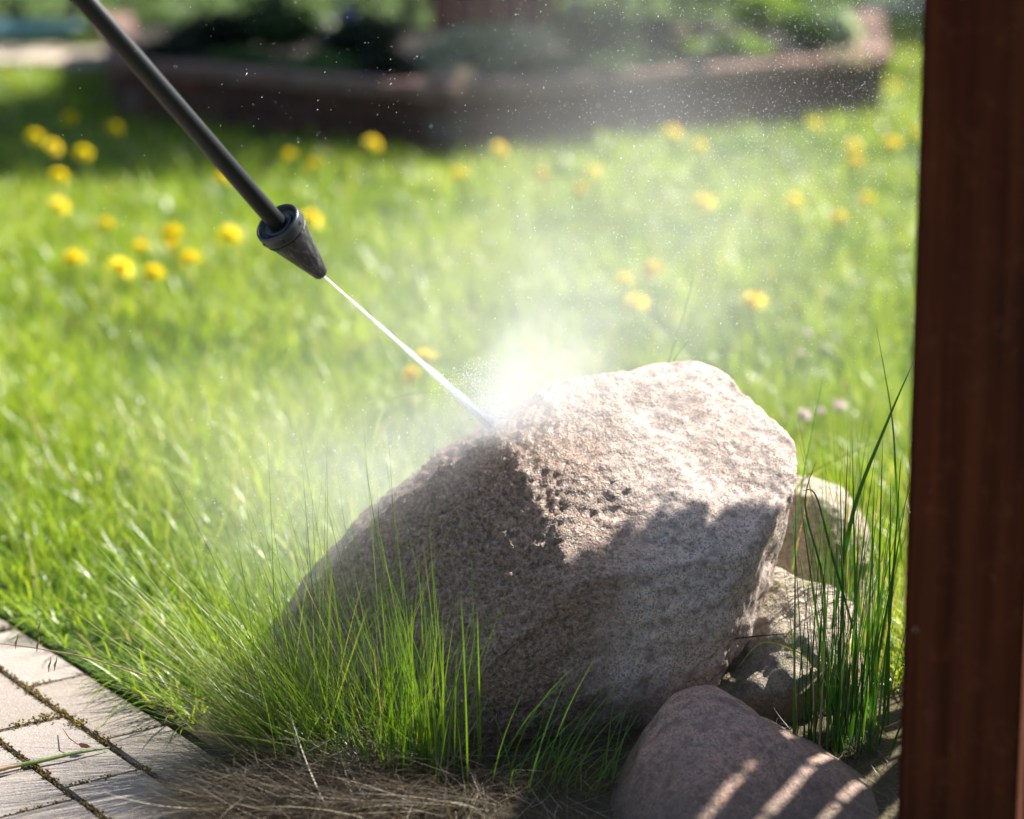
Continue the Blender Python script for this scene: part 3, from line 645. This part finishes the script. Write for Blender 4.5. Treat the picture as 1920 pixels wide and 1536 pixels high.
# stem, twig, leaf on the pavers
sg = [G(-30, 1450, .004), G(0, 1441, .006), G(68, 1429, .006), G(135, 1413, .008), G(205, 1402, .004)]
o = tube(sg, [.0030, .0028, .0026, .0022, .001], 8, 'fallen_stalk', M['stem'], None, .6); tag(o, 'green and red fallen stalk lying on the pavers', 'stalk')
o = tube([G(-20, 1447, .0085), G(10, 1440, .0085), G(40, 1434, .008)], [.0033, .0031, .0005], 8, 'fallen_stem_bark', M['straw'], o, 0)
o.name = 'red_end'
o = tube([G(118, 1366, .006), G(130, 1384, .012), G(146, 1396, .010)], [.0006, .0008, .0006], 6, 'twig', M['straw'], None, .1); tag(o, 'thin curved reddish twig beside the brown leaf on the paver', 'twig')
lp = [G(146, 1395, .010), G(152, 1393, .014), G(163, 1395, .013), G(171, 1401, .006), G(162, 1403, .006), G(152, 1402, .006)]
V = np.array([tuple(p) for p in lp] + [tuple(sum(lp, Vector()) / 6 - Vector((0, 0, .002)))]); Fq = np.array([(i, (i + 1) % 6, 6) for i in range(6)])
M['leafbrown'] = simple('brown_leaf', (.30, .10, .03), .5)
o = link('fallen_leaf', npmesh('fallen_leaf', V, [Fq]), M['leafbrown']); tag(o, 'small curled brown leaf on the paver', 'leaf')

# ------------------------------------------------------------ planter
plt = empty('brick_planter', (K0.x, K0.y, 0)); tag(plt, 'low dark brick planter bed with pale coping at the back of the lawn', 'planter')
po = plt.location
bm = bbox_bm(.195, .09, .055, .003, 1); mb = bpy.data.meshes.new('brick'); bm.to_mesh(mb); bm.free(); mb.materials.append(M['brick'])
bm = bbox_bm(.092, .13, .045, .004, 1); mc = bpy.data.meshes.new('coping_brick'); bm.to_mesh(mc); bm.free(); mc.materials.append(M['coping'])
segsP = [(K1, K0), (K0, K2), (K2, K3), (K4, K1)]
for (a, c_) in segsP:
    d = (c_ - a); L = d.length; t = d / L; nr = Vector((t.y, -t.x, 0)); cen = sum(PL, Vector()) / 5
    if (cen - a).dot(nr) > 0: nr = -nr
    rz = math.atan2(t.y, t.x); inn = -nr * .05
    bm = bbox_bm(L - .02, .07, .16, 0); o = bm_obj('mortar_core', bm, M['mortar'], plt); mid = (a + c_) / 2 + inn; o.location = (mid.x - po.x, mid.y - po.y, .08); o.rotation_euler = (0, 0, rz)
    for cse in range(2 + 1):
        if cse == 2: z = .0
        z = .0275 + cse * .0615 - .012
        u = (.1 if cse % 2 else 0) + .1
        while u < L - .05:
            p = a + t * u + inn + nr * random.uniform(-.001, .003)
            o = link('brick', mb, None, plt); o.location = (p.x - po.x, p.y - po.y, z); o.rotation_euler = (0, 0, rz + random.uniform(-.01, .01)); u += .205
    u = .05
    while u < L - .02:
        p = a + t * u + inn + nr * random.uniform(-.002, .004)
        o = link('coping_brick', mc, None, plt); o.location = (p.x - po.x, p.y - po.y, .185 + random.uniform(-.002, .002)); o.rotation_euler = (random.uniform(-.02, .02), random.uniform(-.02, .02), rz); u += .099
bm = bmesh.new(); cen = sum(PL, Vector()) / 5
bm.faces.new([bm.verts.new(((p.x - po.x) + (cen.x - p.x) * .04, (p.y - po.y) + (cen.y - p.y) * .04, .155)) for p in PL]); bmesh.ops.recalc_face_normals(bm, faces=bm.faces)
bm_obj('soil', bm, M['peat'], plt)

# ------------------------------------------------------------ planting in and behind the bed
def sh(px, py, Y, wpx, hpx, n, size, mat, label, name='garden_shrub', cat='shrub', lobes=6, base=.155, group='shrubs in and behind the planter', depth=None, flat=.5):
    c = P(px, py, Y); sc_ = Y / F; r = (wpx * sc_, depth or wpx * sc_ * .8, hpx * sc_)
    return shrub(name, label, cat, c, r, n, size, mat, lobes, group, flat, base=min(base, c.z - .02))
sh(915, 105, 7.95, 140, 58, 2600, .03, M['silver_leaf'], 'silver green mounded shrub behind the front corner of the planter', flat=.35)
sh(850, 158, 7.60, 60, 34, 900, .022, M['pink_leaf'], 'pale pinkish plant spilling over the corner coping of the planter', lobes=4, flat=.6)
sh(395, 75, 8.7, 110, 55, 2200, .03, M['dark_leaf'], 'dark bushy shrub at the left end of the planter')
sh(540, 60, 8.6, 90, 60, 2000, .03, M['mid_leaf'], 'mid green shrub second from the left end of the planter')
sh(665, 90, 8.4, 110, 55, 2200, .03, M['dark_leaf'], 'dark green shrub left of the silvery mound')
sh(1120, 60, 8.6, 110, 62, 2200, .03, M['green_leaf'], 'green shrub right of the silvery mound')
sh(1110, 130, 8.0, 110, 28, 1500, .025, M['green_leaf'], 'low green plant behind the right coping of the planter')
sh(1250, 90, 8.7, 80, 60, 1600, .03, M['dark_leaf'], 'dark leafed shrub between the green and lime shrubs')
sh(1370, 92, 8.45, 85, 24, 1500, .028, M['lime_leaf'], 'bright lime low plant above the right planter coping')
sh(1430, 28, 8.7, 80, 48, 1800, .03, M['lime_leaf'], 'lime green shrub rising behind the low lime plant')
sh(1530, 70, 8.6, 75, 50, 1600, .03, M['green_leaf'], 'green shrub near the right end of the planter')
sh(1590, 62, 8.5, 28, 32, 420, .03, M['white_leaf'], 'white flowering plant at the right end of the planter', lobes=3, cat='flowering plant', flat=.8)
sh(1575, 112, 8.3, 50, 12, 500, .025, M['pink_leaf'], 'pale pink creeping plant on the right end coping', lobes=3, cat='flowering plant')
sh(655, 40, 8.5, 16, 14, 130, .03, M['violet_leaf'], 'small violet blue flower cluster above the dark shrub', lobes=2, cat='flowers', flat=.8)
sh(1085, 22, 8.5, 16, 16, 110, .03, M['pink_leaf'], 'small pinkish blossom beside the maroon panel', lobes=2, cat='flowers', flat=.8)
sh(1262, 62, 8.4, 16, 14, 110, .03, M['pink_leaf'], 'small peach blossom left of the lime shrub', lobes=2, cat='flowers', flat=.8)
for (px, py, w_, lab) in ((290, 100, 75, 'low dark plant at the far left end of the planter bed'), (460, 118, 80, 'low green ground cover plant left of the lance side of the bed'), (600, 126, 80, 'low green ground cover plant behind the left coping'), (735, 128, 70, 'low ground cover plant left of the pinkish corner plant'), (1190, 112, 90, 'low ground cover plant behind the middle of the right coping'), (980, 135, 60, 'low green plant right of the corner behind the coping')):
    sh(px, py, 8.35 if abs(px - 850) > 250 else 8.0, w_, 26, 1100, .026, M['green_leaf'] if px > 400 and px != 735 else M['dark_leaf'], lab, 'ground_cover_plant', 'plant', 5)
# hedge line further back
def hedge(label, x0, x1, y, h, n):
    root = empty('hedge', ((x0 + x1) / 2, y, 0)); tag(root, label, 'hedge', 'dark hedges behind the garden')
    k = int((x1 - x0) / .5) + 1; cs = [((x0 - x1) / 2 + .5 * i, random.uniform(-.2, .2), h * zf) for i in range(k) for zf in (.2, .5, .8)]
    V, Fq, T = leafcloud(cs, [(.55, .45, h * .26)] * len(cs), [n] * len(cs), .075, .55)
    link('foliage', npmesh('foliage', V, [Fq], T, False), M['dark_leaf'], root)
    for i in range(0, k, 2): tube([(cs[i * 3][0], 0, 0), (cs[i * 3][0] + .05, .02, h * .5), (cs[i * 3][0] - .02, 0, h * .8)], [.03, .02, .01], 6, 'stem', M['stemwood'], root)
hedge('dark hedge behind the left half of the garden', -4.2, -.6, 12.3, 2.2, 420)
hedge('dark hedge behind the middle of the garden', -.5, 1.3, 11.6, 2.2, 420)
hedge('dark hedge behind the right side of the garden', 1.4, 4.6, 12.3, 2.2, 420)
# maroon wooden screen
ms = empty('wooden_screen', (-.06, 10.2, 0)); tag(ms, 'maroon wooden board screen behind the silvery shrub', 'screen')
xs0, xs1 = P(808, 30, 10.2).x + .06, P(1048, 30, 10.2).x + .06
nb = 5; bw = (xs1 - .06 - xs0) / nb
for i in range(nb):
    bm = bbox_bm(bw - .004, .025, 1.5, .003, 1); o = bm_obj('board', bm, M['maroon'], ms); o.location = (xs0 + bw * (i + .5), 0, .80)
bm = bbox_bm(.055, .07, 1.65, .006, 2); o = bm_obj('end_post', bm, M['maroon'], ms); o.location = (xs1 - .028, -.01, .82)
bm = bbox_bm(xs1 - xs0 - .06, .03, .06, .003, 1); o = bm_obj('cross_rail', bm, M['maroon'], ms); o.location = ((xs0 + xs1 - .06) / 2, .03, 1.3)
# pale path strip with kerb and teal basin at the upper left
for i in range(7):
    bm = bbox_bm(.30, .62, .05, .006, 1, .003); o = bm_obj('kerb_slab', bm, M['kerbstone']); pp = G(-60 + i * 38 + 10, 103)
    o.location = (-2.95 + i * .31, 10.15, .018); tag(o, ['pale beige slab, first from the left in the far upper left row', 'pale beige slab, second from the left in the far row', 'pale beige slab, third from the left in the far row', 'pale beige slab, fourth from the left, under the teal basin', 'pale beige slab, fifth from the left, under the basin end', 'pale beige slab, sixth from the left, beside the lance', 'pale beige slab, last at the right of the far row'][i], 'slab', 'pale slabs in the far row')
prof = [(.0, .02), (.50, .02), (.56, .06), (.60, .16), (.64, .165), (.64, .15), (.61, .14), (.57, .03), (.52, -.0), (0, -.0)]
Vv, Ff = lathe(prof, 40); o = link('garden_basin', npmesh('garden_basin', Vv * np.array([1, .5, .52]), [Ff]), M['teal']); o.location = (-2.55, 10.95, .0); tag(o, 'low teal plastic basin behind the pale slabs', 'basin')
bs = empty('slate_streak', (2.0, 10.9, 0)); tag(bs, 'dark slate grey low bench standing in for shade beyond the right end of the planter', 'streak')  # low dark slab standing in for a grey-blue band of shade
bm = bbox_bm(.9, .3, .04, .006, 1); o = bm_obj('streak_slab', bm, M['greyblue'], bs); o.location = (0, 0, .17)
for s in (-1, 1):
    bm = bbox_bm(.06, .26, .15, .004, 1); o = bm_obj('streak_foot', bm, M['greyblue'], bs); o.location = (s * .38, 0, .075)
# unseen tree added right of the frame to shade the back of the garden
tree = empty('added_shade_tree', (2.2, 9.95, 0)); tag(tree, 'unseen leafy tree added right of the planter to shade the back of the garden', 'tree')
tube([(0, 0, -.05), (.03, 0, .8), (-.03, .05, 1.7), (.02, .0, 2.7)], [.13, .10, .08, .05], 10, 'trunk', M['stemwood'], tree)
for a in range(6):
    an = a * 1.05; tube([(0, 0, 1.6 + a * .12), (.5 * math.cos(an), .4 * math.sin(an), 2.3), (1.1 * math.cos(an), .8 * math.sin(an), 2.9)], [.05, .035, .012], 7, 'limb', M['stemwood'], tree)
cs = []; rs = []; ns = []
for i in range(34):
    cs.append((random.uniform(-1.45, .1), random.uniform(-.55, .55), random.uniform(2.9, 4.1))); f = random.uniform(.35, .6); rs.append((f, f, f * .8)); ns.append(420)
V, Fq, T = leafcloud(cs, rs, ns, .10, .6); link('crown', npmesh('crown', V, [Fq], T, False), M['green_leaf'], tree)

# ------------------------------------------------------------ dandelions
def flower_mesh(layers, rad, dome, wd, seed):
    r_ = random.Random(seed); V = []; Fq = []; T = []
    for li in range(layers):
        f = li / (layers - 1); n = int(26 - 12 * f); rr = rad * (1 - .68 * f)
        for k in range(n):
            a = 2 * math.pi * (k + r_.random() * .7) / n; L = rr * r_.uniform(.85, 1.08); el = R(-8 + 75 * f) + r_.uniform(-.12, .12)
            d = Vector((math.cos(a) * math.cos(el), math.sin(a) * math.cos(el), math.sin(el))); s = Vector((-math.sin(a), math.cos(a), 0)); up = d.cross(s) * -1
            b0_ = Vector((0, 0, dome * f)); i0 = len(V); w_ = wd
            V += [b0_ + d * L * .15 - s * w_ * .4, b0_ + d * L * .15 + s * w_ * .4, b0_ + d * L * .65 + s * w_ * .5, b0_ + d * L + Vector((0, 0, -.0012)), b0_ + d * L * .65 - s * w_ * .5]
            Fq.append((i0, i0 + 1, i0 + 2, i0 + 4)); Fq.append((i0 + 4, i0 + 2, i0 + 3, i0 + 3)); T += [r_.random() * .6 + .4 * (1 - f)] * 5
    q = np.array([f for f in Fq if len(set(f)) == 4]); t3_ = np.array([f[:3] for f in Fq if len(set(f)) == 3])
    return npmesh('flower_head', np.array([tuple(v) for v in V]), [q, t3_], T)
heads = [flower_mesh(6, .0225, .006, .0034, s) for s in range(3)]
for m_ in heads: m_.materials.append(M['petal'])
sv, sf = lathe([(0, -.006), (.004, -.006), (.007, .0), (.0085, .004)], 8); calyx = npmesh('calyx', sv, [sf], np.full(len(sv), .5)); calyx.materials.append(M['stem'])
DL = [(65, 257, 'dandelion leftmost of the far group at the left edge'), (130, 222, 'dandelion topmost of the far group at the left, nearest the planter'),
 (100, 276, 'dandelion just right of and below the leftmost far one'), (157, 287, 'small dandelion right of the far left group'), (111, 331, 'lone dandelion below the far left group'),
 (113, 386, 'lone dandelion second below the far left group'), (200, 421, 'lone dandelion above the near left cluster'), (138, 487, 'dandelion left of the near cluster beside a pale leaf'),
 (227, 503, 'small dandelion at the left end of the near cluster'), (264, 466, 'wide flattened dandelion at the top left of the near cluster'), (287, 513, 'lowest dandelion of the near cluster'),
 (323, 438, 'topmost dandelion of the near cluster'), (327, 463, 'dandelion between topmost and largest of the near cluster'), (355, 487, 'largest dandelion at the right of the near cluster'),
 (430, 442, 'lone dandelion halfway between near cluster and nozzle'), (585, 410, 'dandelion peeking out right behind the nozzle collar'), (588, 311, 'bright dandelion right of the lance above the nozzle'),
 (700, 270, 'bright dandelion in front of the dark left wall of the planter'), (543, 293, 'dim dandelion left of the bright one beside the lance'), (859, 328, 'small dandelion below the planter corner'),
 (1015, 328, 'bright dandelion below the right wall of the planter'), (938, 280, 'dim shaded dandelion at the foot of the planter corner'), (1113, 325, 'faint dandelion in the mist right of the bright central one'),
 (1090, 355, 'very faint dandelion just below the faint central one'), (1309, 275, 'faint dandelion in the mist below the middle of the right wall'), (1262, 247, 'faint dandelion at the foot of the right planter wall'),
 (1322, 378, 'faint dandelion in the mist left of the bright right one'), (1489, 378, 'brightest dandelion on the right side of the lawn'), (1527, 235, 'dandelion touching the foot of the right wall near its end'),
 (1573, 410, 'lowest of the three dandelions left of the post'), (1625, 376, 'dandelion between the lowest right one and the post'), (1604, 302, 'dandelion above the three near the post'),
 (1600, 273, 'faint dandelion just above another near the post'), (1672, 165, 'farthest dandelion beside the right end of the planter'), (1672, 268, 'faint dandelion close to the post edge'),
 (1719, 250, 'dandelion half hidden by the post'), (1222, 507, 'upper right of three misty dandelions above the boulder'), (1170, 525, 'left one of three misty dandelions above the boulder'),
 (1193, 567, 'lowest of three misty dandelions above the boulder'), (1413, 564, 'large tilted dandelion above the right side of the boulder'), (797, 672, 'orange dandelion just above the water jet'),
 (773, 706, 'pale dandelion just below the water jet'), (216, 242, 'dim dandelion between far left group and planter'), (418, 335, 'dandelion half hidden behind the lance')]
for i, (px, py, lb) in enumerate(DL):
    hgt = .115 + .03 * random.random(); d = ray(px, py); t = (hgt - CH) / d.z; p = d * t
    e = empty('dandelion', (p.x + random.uniform(-.012, .012), p.y + random.uniform(-.01, .01), 0)); tag(e, lb, 'dandelion', 'dandelions in the lawn')
    hp = Vector((p.x - e.location.x, p.y - e.location.y, hgt))
    s_ = random.uniform(1.2, 1.45)
    if py > 430 and px < 400: s_ *= 1.15
    h_ = link('flower_head', heads[i % 3], None, e); h_.location = hp; h_.scale = (s_,) * 3; h_.rotation_euler = (random.uniform(.3, .9), random.uniform(-.1, .4), random.uniform(0, 6))
    c_ = link('calyx', calyx, None, e); c_.location = hp; c_.rotation_euler = h_.rotation_euler
    tube([(0, 0, 0), (hp.x * .4, hp.y * .4 + .004, hgt * .5), hp - Vector((0, 0, .004))], [.0022, .002, .0018], 6, 'stem', M['stem'], e, .5)
wh = flower_mesh(5, .012, .006, .003, 9); wh.materials.append(M['white_petal'])
for (px, py, lb, s_) in ((1508, 777, 'white clover head lowest left, right of the boulder top', 1.1), (1538, 770, 'small pinkish clover head between the two white ones', .8), (1575, 762, 'largest white clover head right of the boulder top', 1.5), (1514, 624, 'small pinkish clover head above the others', .8), (1502, 660, 'tiny pale clover head under the upper pinkish one', .6)):
    hgt = .085; d = ray(px, py); t = (hgt - CH) / d.z; p = d * t
    e = empty('clover_flower', (p.x, p.y, 0)); tag(e, lb, 'clover flower', 'white clover flowers right of the boulder')
    h_ = link('flower_head', wh, None, e); h_.location = (0, 0, hgt); h_.scale = (s_,) * 3; h_.rotation_euler = (.5, .2, px)
    tube([(0, 0, 0), (.003, 0, .05), (0, 0, hgt)], .0012, 5, 'stem', M['stem'], e, .5)

# ------------------------------------------------------------ pressure washer lance
TIP = P(603, 514, 2.62); TOPP = P(158, 0, 2.41)
ax = (TOPP - TIP).normalized(); q = ax.to_track_quat('Z', 'Y').to_euler()
ln = empty('spray_lance', TIP); ln.rotation_euler = q; tag(ln, 'black pressure washer lance with cone nozzle pointing down at the boulder', 'spray lance')
HL = (P(523, 409, 2.58) - TIP).length
rp = 17.8 / F * 2.62
V, Fq = lathe([(0, -.001), (rp * .99, 0), (rp, .002), (rp, 1.15), (0, 1.15)], 40); V[:, 2] += HL - .016
link('pipe', npmesh('pipe', V, [Fq]), M['rubber'], ln)
rm = 47 / F * 2.59; rt = 15.5 / F * 2.62
cone = [(0, .0012), (rt * .30, .0012), (rt * .34, 0), (rt * .8, 0), (rt * .97, .0022), (rt * 1.04, .006), (rm * .88, HL * .76), (rm * .94, HL * .79), (rm * .94, HL * .815), (rm * .86, HL * .82), (0, HL * .82)]
V, Fq = lathe(cone, 64); link('nozzle_cone', npmesh('nozzle_cone', V, [Fq]), M['nozzle'], ln)
col_ = [(rm * .84, HL * .815), (rm * .88, HL * .83), (rm * .97, HL * .845), (rm * 1.0, HL * .86), (rm * 1.0, HL * .965), (rm * .985, HL * .99), (rm * .95, HL), (rm * .89, HL), (rm * .86, HL * .985), (rm * .84, HL * .93), (rm * .66, HL * .90), (rm * .62, HL * .90), (rm * .62, HL * .96), (rm * .58, HL * .975), (rp * 1.35, HL * .975), (rp * 1.25, HL * .96), (rp, HL * .955)]
V, Fq = lathe(col_, 64); link('collar', npmesh('collar', V, [Fq]), M['collar'], ln)
b = NB('notch_black'); M['notch'] = b.surf(b.pbr((.004, .004, .004), .7))
for k in range(6):
    a = 2 * math.pi * k / 6 + .35; bm = bbox_bm(.0022, .0022, .0035, .0002, 1); o = bm_obj('notch', bm, M['notch'], ln)
    o.location = (rm * .995 * math.cos(a), rm * .995 * math.sin(a), HL * .915); o.rotation_euler = (0, 0, a)

# ------------------------------------------------------------ water: jet, droplets, mist
IMP = P(925, 800, 2.73)
b = NB('water_jet'); oz = b.n('SeparateXYZ', i_0=b.coord()).outputs[2]
JL = (IMP - TIP).length
al = b.n('MapRange', i_0=oz, i_1=0.0, i_2=JL, i_3=1.0, i_4=.7).outputs[0]
mp = b.n('Mapping'); b.set(mp.inputs[0], b.coord()); mp.inputs['Scale'].default_value = (900, 900, 40)
al = b.math('MULTIPLY', al, b.ramp(b.noise(1, 3, vec=mp.outputs[0]), [(.3, .55), (.6, 1.)]))
df = b.n('MixShader'); b.set(df.inputs[0], .5); b.set(df.inputs[1], b.n('BsdfDiffuse', i_Color=(.92, .93, .98)).outputs[0]); b.set(df.inputs[2], b.n('BsdfTranslucent', i_Color=(.95, .95, 1.0)).outputs[0])
gl = b.n('MixShader'); b.set(gl.inputs[0], .15); b.set(gl.inputs[1], df.outputs[0]); b.set(gl.inputs[2], b.n('BsdfGlossy', i_Roughness=.3).outputs[0])
mx = b.n('MixShader'); b.set(mx.inputs[0], al); b.set(mx.inputs[1], b.n('BsdfTransparent').outputs[0]); b.set(mx.inputs[2], gl.outputs[0]); M['jet'] = b.surf(mx.outputs[0])
jd = (IMP - TIP).normalized()
jet = empty('water_jet', TIP); jet.rotation_euler = jd.to_track_quat('Z', 'Y').to_euler(); tag(jet, 'thin white jet of water from the nozzle to the boulder', 'water jet')
prof = [((.0011 + .0012 * (i / 40)) * (1 + .10 * math.sin(i * 2.1)), .001 + i / 40 * JL) for i in range(41)]
V, Fq = lathe(prof, 16); link('jet_core', npmesh('jet_core', V, [Fq]), M['jet'], jet)
b = NB('jet_spray'); vs = b.n('VolumePrincipled'); vs.inputs['Color'].default_value = (.96, .97, 1, 1); vs.inputs['Density'].default_value = 85
b.t.links.new(vs.outputs[0], b.out.inputs['Volume']); M['jetspray'] = b.m
try: b.m.cycles.homogeneous_volume = True
except Exception: pass
V, Fq = lathe([(0, .002), (.0014, .002)] + [((.0016 + .0052 * (i / 24) ** 1.2) * (1 + .12 * math.sin(i * 1.7 + .5 * math.sin(i))), .002 + i / 24 * (JL - .004)) for i in range(25)] + [(0, JL - .002)], 16)
link('spray_sheath', npmesh('spray_sheath', V, [Fq]), M['jetspray'], jet)

b = NB('water_droplets'); df = b.n('MixShader'); b.set(df.inputs[0], .45); b.set(df.inputs[1], b.n('BsdfDiffuse', i_Color=(.95, .96, 1)).outputs[0]); b.set(df.inputs[2], b.n('BsdfTranslucent', i_Color=(.95, .97, 1)).outputs[0]); M['drop'] = b.surf(df.outputs[0])
def droplets(n, axis, spread, rmin, rmax, sz, label, pw=.6, stretch=1.6, org=IMP):
    ax_ = np.array(Vector(axis).normalized())
    d = ax_ + rng.normal(0, 1, (n, 3)) * np.array(spread); d /= np.linalg.norm(d, axis=1)[:, None]
    dist = rmin + (rmax - rmin) * rng.uniform(0, 1, n) ** pw
    p = np.array(org) + d * dist[:, None]
    p = p[(p[:, 2] > .02)]; n = len(p); d = d[:n]
    s = sz * np.exp(rng.normal(0, .38, n)); st = 1 + rng.exponential(stretch - 1, n)
    V = ov[None] * s[:, None, None]; V = V * 1.0
    fall = rng.normal(0, .35, (n, 3)) + np.array([.25, 0, 1]); fall /= np.linalg.norm(fall, axis=1)[:, None]
    V = V + (V @ fall[:, :, None]) * fall[:, None, :] * (st[:, None, None] - 1)
    V = (V + p[:, None]).reshape(-1, 3); Fx = (of[None] + (np.arange(n) * 6)[:, None, None]).reshape(-1, 3)
    o = link('water_droplets', npmesh('water_droplets', V, [Fx], None, False), M['drop']); tag(o, label, 'droplets', kind='stuff')
droplets(60000, (.60, .10, .60), (.34, .26, .30), .15, 1.15, .00019, 'fine bright droplets drifting up and right from the boulder', .55)
droplets(1500, (.1, -.05, .8), (.6, .35, .4), .05, .75, .00022, 'scattered larger droplets over the boulder and lawn', .8, 2.2)
droplets(3800, (-.15, .0, .5), (.55, .4, .35), .004, .085, .00028, 'splash of droplets where the jet strikes the boulder', 1.3, 1.8)
droplets(500, tuple(IMP - TIP), (.03, .03, .03), .04, .36, .00018, 'tiny droplets breaking away along the jet', .8, 2, TIP)
droplets(1600, (-.75, .1, -.35), (.3, .3, .25), .03, .38, .00026, 'droplets thrown down the left slope of the boulder', .9, 2)

# mist volume
C = Vector((.12, 2.95, .50))
b = NB('spray_mist'); pos = b.n('NewGeometry').outputs['Position']
rel = b.vm('SUBTRACT', pos, tuple(IMP))
def lobe(axis, w0, k, t0, t1, amp, pwr, ysc=1.0):
    a = Vector(axis).normalized()
    t = b.vm('DOT_PRODUCT', rel, tuple(a)); perp = b.vm('SUBTRACT', rel, b.vm('MULTIPLY', b.n('CombineXYZ', i_0=t, i_1=t, i_2=t).outputs[0], tuple(a)))
    r = b.vm('LENGTH', b.vm('MULTIPLY', perp, (1, ysc, 1)))
    tc = b.math('MAXIMUM', t, 0.0); w_ = b.math('MULTIPLY_ADD', tc, k, w0)
    g = b.math('POWER', b.math('DIVIDE', r, w_), 2.0); g = b.math('EXPONENT', b.math('MULTIPLY', g, -1.0))
    fin = b.n('MapRange', i_0=t, i_1=t0, i_2=t0 + w0 * 1.5, interpolation_type='SMOOTHSTEP').outputs[0]
    fout = b.n('MapRange', i_0=t, i_1=t1, i_2=t1 * .25, interpolation_type='SMOOTHSTEP').outputs[0]
    dd = b.math('DIVIDE', amp, b.math('POWER', w_, pwr))
    return b.math('MULTIPLY', b.math('MULTIPLY', g, dd), b.math('MULTIPLY', fin, fout))
nz = b.noise(6, 4, .6, vec=pos, dist=.6); nzr = b.ramp(nz, [(.3, .35), (.7, 1.5)])
d1 = lobe((.60, .15, .60), .024, .62, -.03, .66, .175, 1.1)
d2 = lobe((.70, .05, .62), .026, .42, -.02, .22, .31, 1.1)
d3 = lobe((-.72, .35, -.50), .024, .50, -.02, .55, .16, 1.25)
d4 = lobe((-.25, .1, .6), .03, .6, -.03, .35, .09, 1.3)
dens = b.math('ADD', b.math('ADD', d1, d2), b.math('ADD', d3, d4)); dens = b.math('MULTIPLY', dens, nzr)
vs = b.n('VolumePrincipled'); vs.inputs['Color'].default_value = (.97, .98, 1, 1); vs.inputs['Anisotropy'].default_value = .1
b.set(vs.inputs['Density'], dens); b.t.links.new(vs.outputs[0], b.out.inputs['Volume']); M['mist'] = b.m
try: M['mist'].cycles.volume_step_rate = .6; M['mist'].cycles.homogeneous_volume = False
except Exception: pass
bm = bmesh.new(); bmesh.ops.create_icosphere(bm, subdivisions=4, radius=1)
for v in bm.verts: v.co = Vector((v.co.x * .78, v.co.y * .55, v.co.z * .74))
o = bm_obj('water_mist', bm, M['mist'], smooth=True); o.location = (.14, 3.02, .60)
tag(o, 'white cloud of water mist rising behind and above the boulder', 'mist', kind='stuff')
